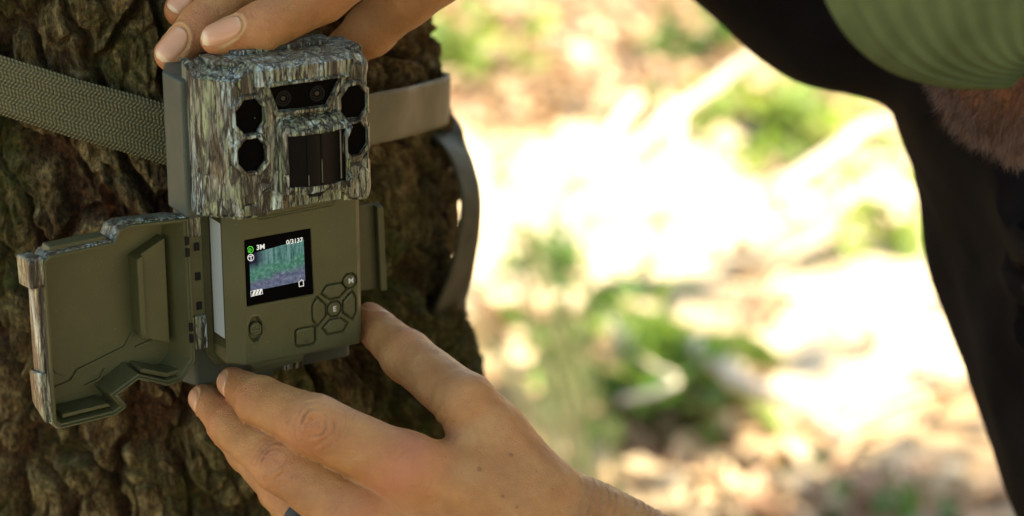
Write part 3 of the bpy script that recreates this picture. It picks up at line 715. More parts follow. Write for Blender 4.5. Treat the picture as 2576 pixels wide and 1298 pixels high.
def text(s, at, size, mtl, parent, name, y=.008, slope=0.0, xs_=1.0, boldness=.01):
    cu = bpy.data.curves.new('t', 'FONT'); cu.body = s; cu.size = 1; cu.align_x = 'CENTER'; cu.align_y = 'CENTER'; cu.resolution_u = 3; cu.offset = boldness
    ob = bpy.data.objects.new('t', cu); SC.collection.objects.link(ob); dg = bpy.context.evaluated_depsgraph_get()
    me = ob.evaluated_get(dg).to_mesh(); P = np.array([v.co[:] for v in me.vertices]); F = [tuple(p.vertices) for p in me.polygons]
    ob.evaluated_get(dg).to_mesh_clear(); bpy.data.objects.remove(ob); bpy.data.curves.remove(cu)
    a = loc(*at); V = np.stack([a[0] + P[:, 0] * size * xs_, np.full(len(P), y), a[1] + P[:, 1] * size + P[:, 0] * size * slope], 1)
    return mesh(name, dp(V), F, mtl, parent)
text('3M', (656, 622), .27, M_EW, scr, 'display_text', boldness=.03)
text('0/3137', (741, 607), .25, M_EW, scr, 'display_text', y=.006, boldness=.02)
def arc(cx, cy, r, a0, a1, n=14): return [(cx + r * cos(radians(a)), cy + r * sin(radians(a)) * 1.1) for a in np.linspace(a0, a1, n)]
polyline('display_icon', arc(630, 628, 7.2, -170, 150), .022, M_EG, scr)
polyline('display_icon', arc(629, 629, 3.0, 0, 340, 10), .022, M_EG, scr)
polyline('display_icon', arc(631, 648, 7.5, 0, 342, 18), .030, M_EW, scr)
polyline('display_icon', [(626, 646), (637, 643)], .035, M_EW, scr); polyline('display_icon', [(631.5, 645), (632, 654)], .035, M_EW, scr)
polyline('display_icon', [(752, 710), (759, 704), (763, 706), (764, 719), (753, 721)], .030, M_EW, scr, closed=True)
polyline('display_icon', [(631, 733), (659, 727), (661, 739), (632, 746)], .02, M_EW, scr, y=.006, closed=True)
for i in range(3): polyline('display_icon', [(637 + i * 8, 742 - i * 1.5), (641 + i * 8, 732 - i * 1.5)], .085, M_EW, scr, y=.007)
text('E', (841, 777), .30, M_PRINT, EB, 'letter', y=-.034, boldness=.02)
text('M', (882, 706), .30, M_PRINT, MB_, 'letter', y=-.034, boldness=.02)
prism('sticker', [(.66, 1.0), (1.70, .93), (1.72, 5.62), (.66, 5.66)], -.612, -.595, M_STICK, tc, 'x', bev=0)
prism('side_strip', [(.60, .62), (1.86, .40), (1.86, 6.2), (.60, 6.2)], -.605, -.595, M_OLIVE_D, tc, 'x', bev=0)  # flat darker strip laid on the side wall behind the sticker
prism('bezel', [(-.92, 6.25), (-.92, .0), (-.55, -.58), (3.0, -.5), (5.25, -.1), (5.25, 6.25)], 1.9, 2.25, M_OLIVE, tc, 'y', bev=.06, seg=3)
prism('latch_step', [(.05, .04), (.30, -.22), (2.42, -.16), (2.42, .06)], .10, 1.2, M_OLIVE, tc, 'y', bev=.03)
prism('latch_step', [(.30, -.20), (.50, -.55), (2.46, -.42), (2.46, -.14)], .35, 1.5, M_OLIVE, tc, 'y', bev=.03)
prism('latch_post', rect(1.0, 1.75, -1.6, -.5), 1.6, 2.2, M_GREY, tc, 'y', bev=.04)
prism('latch_clasp', [(2.1, -1.15), (2.9, -1.15), (2.95, -.6), (2.1, -.6)], 1.4, 1.9, M_CAMO, tc, 'y', bev=.05)
# rear housing
prism('rear_housing', [(-1.85, .9), (-1.95, 2.5), (-1.1, 4.3), (4.9, 4.3), (5.6, 2.6), (5.5, .9)], 6.0, 11.35, M_GREY, tc, 'z', bev=.12, seg=3)
prism('rear_base', [(-1.25, 2.2), (-1.6, 2.9), (-1.1, 4.3), (4.9, 4.3), (5.6, 2.9), (5.3, 2.2)], -1.45, 6.2, M_GREY, tc, 'z', bev=.12, seg=3)
# right bracket
br0 = loc(905, 515, 3.0); br1 = loc(966, 730, 3.0)
prism('side_bracket', [(4.9, 4.62), (7.18, 4.52), (7.28, .86), (4.9, 1.0)], 3.0, 3.2, M_OLIVE, tc, 'y', bev=.05)
prism('bracket_lip', [(6.86, 4.50), (7.16, 4.48), (7.26, .90), (6.96, .92)], 2.62, 3.0, M_OLIVE, tc, 'y', bev=.05)

# hinge on the left
hg = tc
for z0, z1 in ((4.9, 5.5), (3.55, 4.75), (2.35, 3.4), (1.15, 2.2)):
    pass
M_HG = M_OLIVE
prism('hinge_leaf', rect(-1.62, -.98, 1.75, 5.0), 1.62, 1.95, M_HG, tc, 'y', bev=.05)
for i, zz in enumerate((4.55, 3.35, 2.15)):
    o = prism('hinge_slot_dark', rect(-1.34, -1.12, zz - .16, zz + .16), 1.585, 1.64, M_MATBLK, tc, 'y', bev=0)  # black plates stand in for the dark slot openings
prism('hinge_knuckle', rect(-1.75, -1.02, 4.95, 5.95), 1.55, 2.1, M_CAMO, tc, 'y', bev=.08)
prism('hinge_knuckle', rect(-1.62, -.95, .35, 1.75), 1.55, 2.1, M_CAMO, tc, 'y', bev=.08)
prism('hinge_cap', rect(-1.58, -.95, 5.75, 6.0), 1.45, 1.9, M_GREY, tc, 'y', bev=.05)

# open door: tray with rim, walls and floor; camouflage outside
DOOR = [(-.12, 5.85), (-2.55, 6.05), (-2.98, 5.95), (-3.22, 5.50), (-5.80, 5.50), (-6.08, 5.28), (-6.08, -1.15), (-5.82, -1.42), (-3.55, -1.42), (-3.05, -1.18), (-3.45, -.62), (-2.50, -.17), (-1.30, -.72), (-.70, -.66), (-.08, .05)]
def offset_poly(poly, d):
    poly = np.asarray(poly, float); n = len(poly); out = []
    for i in range(n):
        a, b, c = poly[i - 1], poly[i], poly[(i + 1) % n]; e1 = nrm(b - a); e2 = nrm(c - b)
        n1 = np.array([-e1[1], e1[0]]); n2 = np.array([-e2[1], e2[0]]); m_ = n1 + n2; m_ /= max(m_ @ n1, .55)
        out.append(b + m_ * d)
    return np.array(out)
door = None
def shell(name, loops, mtl, parent, xf=hp, cap_last=False, flip=False):
    n = len(loops[0][0]); V = []; F = []
    for P, y in loops:
        yy = np.full(n, y) if np.isscalar(y) else y; V.append(np.stack([P[:, 0], yy, P[:, 1]], 1))
    for l in range(len(loops) - 1): F += [(l * n + i, l * n + (i + 1) % n, (l + 1) * n + (i + 1) % n, (l + 1) * n + i) for i in range(n)]
    if cap_last: F.append(tuple((len(loops) - 1) * n + i for i in range(n)))
    return mesh(name, xf(np.concatenate(V)), F, mtl, parent, flip=flip)
dpoly = np.asarray(DOOR)
area = np.sum(dpoly[:, 0] * np.roll(dpoly[:, 1], -1) - np.roll(dpoly[:, 0], -1) * dpoly[:, 1]); sg = 1 if area > 0 else -1
off = lambda d: offset_poly(dpoly, d * sg)
def squash(P, cx, s): P = P.copy(); P[:, 0] = cx + (P[:, 0] - cx) * s; return P
door = shell('door', [(off(-.0), .10), (off(.02), .0), (off(.09), .0), (off(.10), .10), (off(.12), .12), (off(.17), .12), (squash(off(.28), -3.0, .90), 1.30)], M_OLIVE, tc, cap_last=True)
bevel(door, .025, 2)
out_l = [off(-.0), off(-.06), off(-.06), off(-.02), squash(off(.13), -3.0, .93)]
oy = [.10, .20, .50, .60, 1.52]
ds_ = shell('door_cover', list(zip(out_l, oy)), M_CAMO, door, cap_last=True); bevel(ds_, .05, 2)
# left chamfered flank of the door with its raised lugs
prism('door_lug', [(.05, 4.3), (1.15, 4.2), (1.25, 5.35), (.25, 5.5), (.02, 5.4)], -6.62, -6.02, M_CAMO, door, 'x', xf=hp, bev=.10, seg=3)
prism('door_lug', [(.05, -1.1), (1.2, -.6), (1.3, .7), (.2, .9)], -6.40, -6.00, M_CAMO, door, 'x', xf=hp, bev=.10, seg=3)
prism('door_lug', [(.25, .8), (1.2, .6), (1.2, 4.3), (.25, 4.3)], -6.26, -6.02, M_CAMO, door, 'x', xf=hp, bev=.10, seg=3)
prism('door_block', [(-2.10, 4.42), (-2.10, 1.42), (-1.95, 1.18), (-.80, .70), (-.80, 5.0)], .72, 1.36, M_OLIVE, door, 'y', xf=hp, bev=.04)
prism('block_rib', [(-2.10, 4.42), (-1.85, 4.55), (-1.85, 1.3), (-2.10, 1.42)], .50, .80, M_OLIVE, door, 'y', xf=hp, bev=.04)
prism('upper_ledge', [(-5.72, 5.46), (-3.30, 5.46), (-3.38, 5.70), (-5.64, 5.70)], .35, 1.0, M_OLIVE, door, 'y', xf=hp, bev=.04)
prism('lower_ledge', [(-5.60, -1.10), (-3.60, -1.10), (-3.75, -.95), (-5.60, -.95)], .26, 1.36, M_OLIVE, door, 'y', xf=hp, bev=.03)
prism('corner_ledge', [(-2.3, -.02), (-1.25, -.48), (-.45, -.42), (-.40, -.25), (-1.2, -.30), (-2.2, .12)], .28, 1.36, M_OLIVE, door, 'y', xf=hp, bev=.03)
def ridge(pts, w=.07, h=.16):
    for a, b in zip(pts[:-1], pts[1:]):
        a = np.array(a); b = np.array(b); d = nrm(b - a) * w / 2; nn = np.array([-d[1], d[0]])
        prism('moulded_ridge', [a - nn - d, b - nn + d, b + nn + d, a + nn - d], 1.30 - h * .6, 1.36, M_OLIVE, door, 'y', xf=hp, bev=.02)
ridge([(-5.45, -.25), (-4.75, -.12), (-4.45, .25), (-2.45, .75), (-1.98, 1.45)])
ridge([(-4.15, -.45), (-3.55, -.32), (-3.35, .02)])
ridge([(-1.95, .62), (-.75, .86)], .10)
ridge([(-5.5, .9), (-5.35, .35), (-5.0, .12)], .05, .08)
for z0 in (4.35, .85):
    o = prism('rim_slot_dark', rect(-.30, -.14, z0 - .02, z0 + .32), -.015, .05, M_MATBLK, door, 'y', xf=hp, bev=0)  # raised black plates in place of dark openings in the rim
    o = prism('rim_slot_dark', rect(-.30, -.14, z0 + .45, z0 + .78), -.015, .05, M_MATBLK, door, 'y', xf=hp, bev=0)

# ------------------------------------------------------------------ implicit surfaces for bodies
def seg(P, a, b, ra, rb, flat=None, k=1.0):
    a = np.asarray(a, np.float32); b = np.asarray(b, np.float32); ba = b - a; pa = P - a
    t = np.clip(pa @ ba / (ba @ ba), 0, 1)
    q = pa - t[:, None] * ba
    if flat is not None:
        f = nrm(flat).astype(np.float32); q = q + np.outer(q @ f, f) * (1 / k - 1)
        return (np.sqrt((q * q).sum(1)) - (ra + (rb - ra) * t)) * (k if k < 1 else 1)
    return np.sqrt((q * q).sum(1)) - (ra + (rb - ra) * t)
def smin(a, b, k):
    h = np.clip(.5 + .5 * (b - a) / k, 0, 1); return b + (a - b) * h - k * h * (1 - h)
def chain(P, pts, rs, k=.25, flat=None, fk=1.0):
    d = None
    for i in range(len(pts) - 1):
        s = seg(P, pts[i], pts[i + 1], rs[i], rs[i + 1], flat, fk); d = s if d is None else smin(d, s, k)
    return d
def nets(f, lo, hi, h):
    lo = np.asarray(lo, float); n = np.ceil((np.asarray(hi) - lo) / h).astype(int) + 1
    g = [lo[i] + np.arange(n[i]) * h for i in range(3)]
    Gv = np.empty(n, np.float32)
    for i0 in range(0, n[0], 24):
        X_, Y_, Z_ = np.meshgrid(g[0][i0:i0 + 24], g[1], g[2], indexing='ij'); P = np.stack([X_.ravel(), Y_.ravel(), Z_.ravel()], 1).astype(np.float32)
        Gv[i0:i0 + 24] = f(P).reshape(X_.shape)
    S = Gv < 0; c = np.zeros(n - 1, int)
    for a in (0, 1):
        for b in (0, 1):
            for e in (0, 1): c += S[a:n[0] - 1 + a, b:n[1] - 1 + b, e:n[2] - 1 + e]
    act = (c > 0) & (c < 8); idx = np.full(n - 1, -1); ci = np.argwhere(act); idx[act] = np.arange(len(ci))
    acc = np.zeros((len(ci), 3)); cnt = np.zeros(len(ci))
    for ax in range(3):
        o1, o2 = [q for q in range(3) if q != ax]
        for u in (0, 1):
            for v in (0, 1):
                p = ci.copy(); p[:, o1] += u; p[:, o2] += v; q = p.copy(); q[:, ax] += 1
                ga = Gv[p[:, 0], p[:, 1], p[:, 2]]; gb = Gv[q[:, 0], q[:, 1], q[:, 2]]; m_ = (ga < 0) != (gb < 0)
                t = np.where(m_, ga / np.where(m_, ga - gb, 1), 0); r = p.astype(float); r[:, ax] += t; acc[m_] += r[m_]; cnt[m_] += 1
    V = lo + acc / cnt[:, None] * h; Fs = []
    for ax in range(3):
        sl = [slice(1, n[i] - 1) if i != ax else slice(0, n[i] - 1) for i in range(3)]
        sl2 = list(sl); sl2[ax] = slice(1, n[ax]); A_ = S[tuple(sl)]; B_ = S[tuple(sl2)]; e = np.argwhere(A_ != B_)
        off_ = np.array([0 if i == ax else 1 for i in range(3)]); p = e + off_; s = A_[tuple(e.T)]
        o1, o2 = [(1, 2), (2, 0), (0, 1)][ax]; d1 = np.zeros(3, int); d1[o1] = 1; d2 = np.zeros(3, int); d2[o2] = 1
        q = [p - d1 - d2, p - d2, p, p - d1]; quad = np.stack([idx[tuple(x.T)] for x in q], 1)
        quad[~s] = quad[~s][:, ::-1]; Fs.append(quad)
    F = np.concatenate(Fs); F = F[(F >= 0).all(1)]; return V, F
def subdiv(V, F):
    e = np.stack([F, np.roll(F, -1, 1)], 2).reshape(-1, 2); e.sort(axis=1); ue, inv = np.unique(e, axis=0, return_inverse=True); inv = inv.reshape(F.shape)
    n0 = len(V); mid = (V[ue[:, 0]] + V[ue[:, 1]]) / 2; fc = V[F].mean(1); n1 = n0 + len(mid)
    V2 = np.concatenate([V, mid, fc]); m_ = inv + n0; c = n1 + np.arange(len(F))
    F2 = np.concatenate([np.stack([F[:, i], m_[:, i], c, m_[:, i - 1]], 1) for i in range(4)]); return V2, F2
def grad(f, V, e=.03):
    g_ = 0
    for s in ((1, -1, -1), (-1, -1, 1), (-1, 1, -1), (1, 1, 1)):
        s = np.array(s, float); g_ = g_ + s[None] * f((V + s * e).astype(np.float32))[:, None]
    return g_ / np.maximum(np.linalg.norm(g_, axis=1), 1e-9)[:, None]
def project(f, V, it=3):
    for _ in range(it):
        d = f(V.astype(np.float32)); V = V - grad(f, V) * np.clip(d, -.4, .4)[:, None] * .9
    return V
def march(f, p, d, n=40):
    p = np.array(p, float)
    for _ in range(n): p = p + d * f(p.astype(np.float32))[:, None] * .8
    return p

# left (lower) hand
Q = cpt
IX = [Q(1023, 1180, 95.2), Q(791, 1070, 95.0), Q(652, 1007, 97.2), Q(586, 962, 99.3)]; IR = [1.30, 1.10, .90, .60]
MI = [Q(905, 1305, 95.2), Q(706, 1168, 96.0), Q(580, 1070, 98.6), Q(512, 1003, 100.8)]; MR = [1.25, 1.03, .82, .57]
RI = [Q(880, 1400, 96.3), Q(722, 1236, 98.0), Q(622, 1135, 100.3), Q(556, 1075, 102.3)]; RR_ = [1.15, .95, .78, .56]
PI_ = [Q(890, 1480, 98.5), Q(768, 1330, 100.8), Q(695, 1240, 102.8), Q(650, 1180, 104.5)]; PR = [1.0, .82, .66, .5]
TH = [Q(1345, 1238, 96.8), Q(1172, 1015, 97.0), Q(1024, 896, 100.3), Q(926, 808, 102.9)]; TR_ = [1.25, 1.12, .98, .74]
WR = Q(1402, 1385, 97.0); EL = np.array([24.0, -24.0, 100.0])
fdir = nrm(EL - WR)
NH = np.array([-.05, .15, -1.0])                      # back of the hand faces the lens
def handL(P):
    def fin(p, r): return chain(P, p, r, .30)
    f_ = fin(IX, IR)
    for p, r in ((MI, MR), (RI, RR_), (PI_, PR)): f_ = smin(f_, fin(p, r), .06)
    th = chain(P, TH, TR_, .35)
    wr = seg(P, WR, WR + fdir * 4, 2.62, 2.6, NH, .70)
    fa = seg(P, WR + fdir * 1, EL, 2.65, 4.2, NH, .82)
    pal = smin(wr, fa, 1.6)
    for a, r, w0 in ((IX, 1.22, (1310, 1285)), (MI, 1.2, (1300, 1350)), (RI, 1.1, (1310, 1410)), (PI_, 1.0, (1320, 1470))):
        pal = smin(pal, seg(P, Q(*w0, 96.6 + (.0 if a is IX else .3)), a[0] + np.array([0, 0, .25]), 1.45, r), .9)
    pal = smin(pal, seg(P, Q(1215, 1085, 97.0), Q(1150, 1190, 96.3), .95, 1.0), 1.0)
    pal = smin(pal, seg(P, Q(1250, 1120, 97.5), Q(1330, 1270, 96.8), 1.2, 1.5), .9)
    d = smin(pal, f_, .55); d = smin(d, th, .45 + .7 * sst(1150, 1330, P[:, 0] / P[:, 2] * 6500 + 1288))
    return d
# right (upper) hand
IA = [Q(985, -150, 99.0), Q(810, -12, 97.5), Q(655, 72, 96.3), Q(545, 99, 95.8)]; AR = [1.2, 1.0, .93, .60]
MB2 = [Q(830, -235, 101.0), Q(640, -58, 99.5), Q(508, 66, 98.4), Q(432, 138, 98.0)]; BR_ = [1.2, 1.02, .86, .66]
CB = [Q(760, -300, 103), Q(590, -120, 101.5), Q(492, -12, 100.8), Q(455, 24, 100.6)]; CR = [1.1, .95, .82, .66]
DB = [Q(740, -380, 104.5), Q(600, -230, 103.5), Q(540, -140, 103), Q(500, -90, 103)]; DR_ = [.95, .8, .7, .55]
TB = [Q(1180, -130, 101.8), Q(1020, -8, 101.5), Q(930, 78, 102.5), Q(835, 150, 104.3)]; TBR = [1.5, 1.15, 1.0, .75]
WR2 = Q(1235, -300, 102.5); EL2 = np.array([15.5, 18.5, 121.0]); fd2 = nrm(EL2 - WR2); NH2 = np.array([.2, .75, -.65])
def handR(P):
    f_ = chain(P, IA, AR, .3)
    for p, r in ((MB2, BR_), (CB, CR), (DB, DR_)): f_ = smin(f_, chain(P, p, r, .3), .06)
    th = chain(P, TB, TBR, .35)
    pal = smin(seg(P, WR2, WR2 + fd2 * 4, 2.3, 2.4, NH2, .75), seg(P, WR2 + fd2 * 2, EL2, 2.5, 4.2), 1.2)
    for a, r in ((IA, 1.2), (MB2, 1.15), (CB, 1.1), (DB, 1.0)): pal = smin(pal, seg(P, WR2 + (a[0] - WR2) * .12, a[0], 1.5, r), .9)
    pal = smin(pal, seg(P, Q(1110, -120, 101.5), Q(1010, -110, 100.5), 1.0, 1.0), .9)
    d = smin(pal, f_, .5); return smin(d, th, .4)

def finger_frame(p, i, n0):
    """frame of phalanx i..i+1: origin, axis to the tip, across, dorsal normal"""
    a = nrm(p[i + 1] - p[i]); n0 = np.asarray(n0, float); n_ = nrm(n0 - (n0 @ a) * a); return p[i], a, np.cross(a, n_), n_
NAILS_L = [(IX, 2, (-.80, -.10, -.60), .62, .46, .60), (MI, 2, (-.80, -.05, -.62), .60, .43, .58), (RI, 2, (-.75, -.1, -.6), .55, .42, .55), (TH, 2, (.72, .55, -.42), .72, .58, .62)]
NAILS_R = [(IA, 2, (-.02, .50, -.86), .78, .50, .66), (MB2, 2, (-.30, .28, -.90), .74, .54, .62), (CB, 2, (-.2, .3, -.9), .6, .5, .55)]
def nail_uv(V, nd):
    p, i, n0, L_, Wd, r = nd; o_, a, b, n_ = finger_frame(p, i, n0); c = p[3] - a * .18
    q = V - c; return q @ a / L_, q @ b / Wd, q @ n_, (o_, a, b, n_, c)
def detail(V, Nn, nails, knuckles, spots, creases):
    off_ = np.zeros(len(V)); tint = np.zeros((len(V), 3))
    for nd in nails:
        u, v, h, fr = nail_uv(V, nd); r = (np.abs(u) ** 2.6 + np.abs(v) ** 2.6) ** (1 / 2.6); m_ = (h > 0)
        off_ -= .045 * sst(1.03, .93, r) * m_
        off_ += .040 * np.exp(-((r - 1.16) / .12) ** 2) * m_ * sst(.6, -.2, u)
        tint[:, 0] += .45 * np.exp(-(((u - .1) / 2.0) ** 2 + (v / 2.0) ** 2 + ((h + .2) / 1.2) ** 2))
        tint[:, 1] += .7 * np.exp(-((r - 1.12) / .07) ** 2) * m_ * sst(.7, .1, u)
    for (p, i, n0, R, amp, red) in knuckles:
        o_, a, b, n_ = finger_frame(p, i - 1, n0) if i else finger_frame(p, 0, n0); q = V - p[i]
        u = q @ a; v = q @ b; h = q @ n_; ru = np.sqrt((u / (R * .82)) ** 2 + ((v - .12 * u) / (R * 1.05)) ** 2)
        wob = 1.1 * fbm(V * 1.5, 3, 5 + int(R * 100) % 7); ang = np.arctan2(v, u)
        win = np.exp(-(ru / .85) ** 2 * 1.1) * sst(-.2, .5, h)
        side = .12 + .88 * np.abs(np.cos(ang + .15)) ** 1.6
        wv_ = (1 - 1.7 * np.exp(-((((ru + wob * .22) * 3.6) % 1 - .5) / .17) ** 2)) * sst(.22, .45, ru) * (.55 + .6 * vnoise(V * 2.3, 8))
        off_ += amp * win * side * wv_; tint[:, 2] += .50 * win * side * sst(.1, -.7, wv_)  # grooves also darkened in the tint, painting in the crease shade
        off_ += amp * 1.0 * np.exp(-(ru / .34) ** 2) * sst(-.2, .5, h) * (.1 + 1.6 * fbm(V * np.array([3, 5, 3]), 3, 9))
        tint[:, 0] += red * np.exp(-(ru / 1.0) ** 2) * sst(-.4, .5, h)
    tint[:, 2] += .0
    for c, r in spots: tint[:, 2] += .75 * sst(r, r * .5, np.linalg.norm(V - c, axis=1) + .03 * vnoise(V * 12))
    for (p, i, n0, w_, amp) in creases:
        a = nrm(p[i + 1] - p[i - 1]); q = V - p[i]; u = q @ a + .06 * vnoise(V * 3)
        near = sst(1.7, 1.2, np.linalg.norm(q, axis=1))
        for s in (-.17, 0, .2): off_ -= amp * np.exp(-((u - s) / w_) ** 2) * near
    off_ += .030 * fbm(V / .9, 3, 13) + .026 * fbm(V * 2.6, 4, 23, .6)
    return V + Nn * off_[:, None], np.clip(tint, 0, 1)
def build_hand(f, lo, hi, h, nails, knuckles, spots, creases, extra=None):
    V, F = nets(f, lo, hi, h); V, F = subdiv(V, F); V = project(f, V, 3); Nn = grad(f, V)
    V2, tint = detail(V, Nn, nails, knuckles, spots, creases)
    if extra is not None: V2, tint = extra(V, V2, Nn, tint)
    return V2, F, tint
BACK = (-.05, .1, -1.0)
kn_L = [(IX, 1, (-.15, .25, -1), 1.25, .12, .30), (MI, 1, (-.2, .25, -1), 1.12, .115, .28), (IX, 0, BACK, 1.55, .008, .6), (RI, 1, (-.3, 0, -1), .9, .025, .2), (TH, 2, (.4, .55, -.7), .9, .018, .2), (IX, 2, (-.4, .2, -1), .6, .014, .25), (MI, 2, (-.5, .2, -1), .55, .014, .2), (MI, 0, BACK, 1.2, .006, .3)]
spots_L = []
for px, py, r in ((1285, 1144, .10), (1207, 1180, .13), (1349, 1185, .07), (1265, 1248, .10), (1301, 1275, .09), (1120, 1150, .05), (1390, 1230, .05), (1460, 1262, .06)):
    d_ = nrm(Q(px, py, 100)); p_ = march(handL, (d_ * 88)[None], d_[None]); spots_L.append((p_[0], r))
def extraL(V, V2, Nn, tint):
    # fine slanting wrinkles running over the wrist, extensor tendons over the back of the hand
    q = V - WR; u = q @ fdir; side = np.cross(fdir, nrm(NH)); v = q @ side
    m_ = sst(-2.2, .2, u) * sst(5.5, 3, u)
    w = np.sin((u * 3.1 + v * .75 + 1.3 * fbm(V * .8, 2, 31)) * 2 * pi * .95)
    V2 = V2 - Nn * (.040 * m_ * sst(.2, 1, w))[:, None]
    w2 = fbm(np.stack([u * 5, v * 1.2, u * 0], 1), 3, 77); V2 = V2 + Nn * (.035 * m_ * w2)[:, None]
    for a, s in ((IX, 1.0), (MI, .8)):
        e = a[0]; g_ = WR + np.array([-.2, .5, -1.3]); ba = e - g_; t = np.clip((V - g_) @ ba / (ba @ ba), 0, 1); dd = np.linalg.norm(V - g_ - t[:, None] * ba - np.array([0, 0, -1.0]), axis=1)
        V2 = V2 + Nn * (.05 * s * np.exp(-(dd / .55) ** 2) * sst(.05, .3, t) * sst(1, .8, t))[:, None]
    # folds in the web between thumb and forefinger
    c = Q(1085, 1060, 96.6); dd = V - c; r_ = np.linalg.norm(dd, axis=1); wv = np.sin((dd[:, 0] * 1.6 - dd[:, 1] * 1.1 + .4 * fbm(V, 2, 3)) * 7.0)
    V2 = V2 + Nn * (.035 * wv * np.exp(-(r_ / .8) ** 2))[:, None]
    tint[:, 0] = np.clip(tint[:, 0] + .35 * sst(.1, .8, fbm(V / 2.2, 2, 51)), 0, 1)
    tint[:, 1] = np.clip(tint[:, 1] + .35 * sst(.1, .7, fbm(V / 2.6, 2, 57)), 0, 1)
    return V2, tint
VL, FL, TL_ = build_hand(handL, (-12.8, -12.6, 92.5), (6.6, -.9, 106.5), .125, NAILS_L, kn_L, spots_L, [(TH, 2, 0, .05, .012)], extraL)
kn_R = [(IA, 2, (0, .6, -.8), .85, .035, .25), (MB2, 2, (-.1, .5, -.85), .8, .04, .25), (IA, 1, (.1, .7, -.7), 1.1, .04, .3), (MB2, 1, (0, .7, -.7), 1.1, .02, .3)]
VR, FR, TRt = build_hand(handR, (-15.5, 7.0, 94.0), (1.2, 15.5, 107.5), .125, NAILS_R, kn_R, [], [])

# the rest of the body, coarse
Fh = nrm([-.60, -.25, -.75]); Uh = nrm(np.array([-.10, .97, -.25]) - np.dot([-.10, .97, -.25], Fh) * Fh); Lh = np.cross(Uh, Fh)
HC = np.array([20.5, 16.4, 94.0])
def hpnt(f_, u_, l_): return HC + Fh * f_ + Uh * u_ + Lh * l_
SHL = np.array([39.0, 3.0, 104.0]); SHR = np.array([38.0, 12.0, 129.0]); NK = np.array([35.0, 10.0, 112.0]); HIP = np.array([58.0, -36.0, 124.0])
def w2c(P): P = np.asarray(P, float) - CAMP; return np.array([P @ AX, P @ AU, P @ AF])
KN1, AN1, KN2, AN2 = w2c((34, 78, 50)), w2c((46, 80, 9)), w2c((34, 124, 12)), w2c((76, 128, 10))
HP1, HP2 = HIP + np.array([0, 0, -9.0]), HIP + np.array([0, 0, 9.0])
def head(P):
    d = seg(P, hpnt(-1.5, 2.5, 0), hpnt(1.0, 1.5, 0), 8.8, 8.2, Lh, .86)
    d = smin(d, seg(P, hpnt(2.2, -4.0, 0), hpnt(4.2, -8.0, 0), 6.0, 3.6, Lh, .92), 2.0)
    d = smin(d, seg(P, hpnt(8.4, 1.2, 0), hpnt(10.2, -2.3, 0), .7, 1.15), 1.0)
    for s in (-1, 1):
        d = smin(d, seg(P, hpnt(10.0, -2.7, .8 * s), hpnt(9.6, -2.8, 1.3 * s), .6, .55), .5)
        d = smin(d, seg(P, hpnt(8.2, 2.3, 1.2 * s), hpnt(7.2, 2.4, 4.4 * s), .7, .8), .8)
        d = smin(d, seg(P, hpnt(6.6, -1.8, 4.4 * s), hpnt(5.0, -2.4, 5.4 * s), 1.6, 1.5), 1.2)
        d = -smin(-d, seg(P, hpnt(9.3, .6, 3.1 * s), hpnt(9.2, .6, 3.5 * s), 1.25, 1.2), .7)
        d = smin(d, seg(P, hpnt(7.0, .6, 3.2 * s), hpnt(7.05, .6, 3.2 * s), 1.25, 1.25), .15)
        d = smin(d, seg(P, hpnt(-1, 1.8, 7.6 * s), hpnt(-.4, -1.8, 7.4 * s), 1.5, .9, Lh, .45), .4)
    d = smin(d, seg(P, hpnt(8.9, -5.0, -1.8), hpnt(8.9, -5.0, 1.8), .45, .45), .5)
    d = smin(d, seg(P, hpnt(8.5, -6.0, -1.5), hpnt(8.5, -6.0, 1.5), .55, .55), .4)
    return d
def body(P):
    d = head(P); d = smin(d, seg(P, hpnt(-3.5, -6, 0), NK, 5.6, 6.2), 3.0)
    t = seg(P, NK + np.array([1, -8, 2]), HIP, 12.5, 13.0, np.array([.8, .3, 0]), .85); d = smin(d, t, 4)
    for s in (SHL, SHR): d = smin(d, seg(P, NK, s, 6, 5.5), 4)
    for s, e in ((SHL, EL), (SHR, EL2)): d = smin(d, seg(P, s, e, 5.2, 4.2), 2)
    d = smin(d, seg(P, EL, WR + fdir * 2, 4.2, 2.5), 1.5); d = smin(d, seg(P, EL2, WR2 + fd2 * 2, 4.2, 2.5), 1.5)
    for h_, k_, a_ in ((HP1, KN1, AN1), (HP2, KN2, AN2)): d = smin(d, seg(P, h_, k_, 8, 5.8), 3); d = smin(d, seg(P, k_, a_, 5.6, 3.6), 2)
    def box(lo, hi): return np.maximum.reduce([np.maximum(np.asarray(lo)[i] - P[:, i], P[:, i] - np.asarray(hi)[i]) for i in range(3)])
    d = np.maximum(d, -box((-30, -12.2, 90), (6.2, 0, 108))); d = np.maximum(d, -box((-30, 5, 90), (.8, 15.1, 108)))
    return d
lo, hi = (-16, -92, 74), (90, 34, 165)
VB, FB = nets(body, lo, hi, .9)
Nb = grad(body, VB, .2); dB = body(VB.astype(np.float32)); VB = VB - Nb * np.clip(dB, -.8, .8)[:, None]
PERS_O = w2c((52, 100, 0))
person = thing('person', 'kneeling person in black shirt and green cap opening the trail camera', 'person', c2w(PERS_O))
n1, n2 = len(VL), len(VL) + len(VR)
Vall = c2w(np.concatenate([VL, VR, VB])); Fall = np.concatenate([FL, FR + n1, FB + n2])
tB = np.zeros((len(VB), 3)); tB[:, 0] = .45
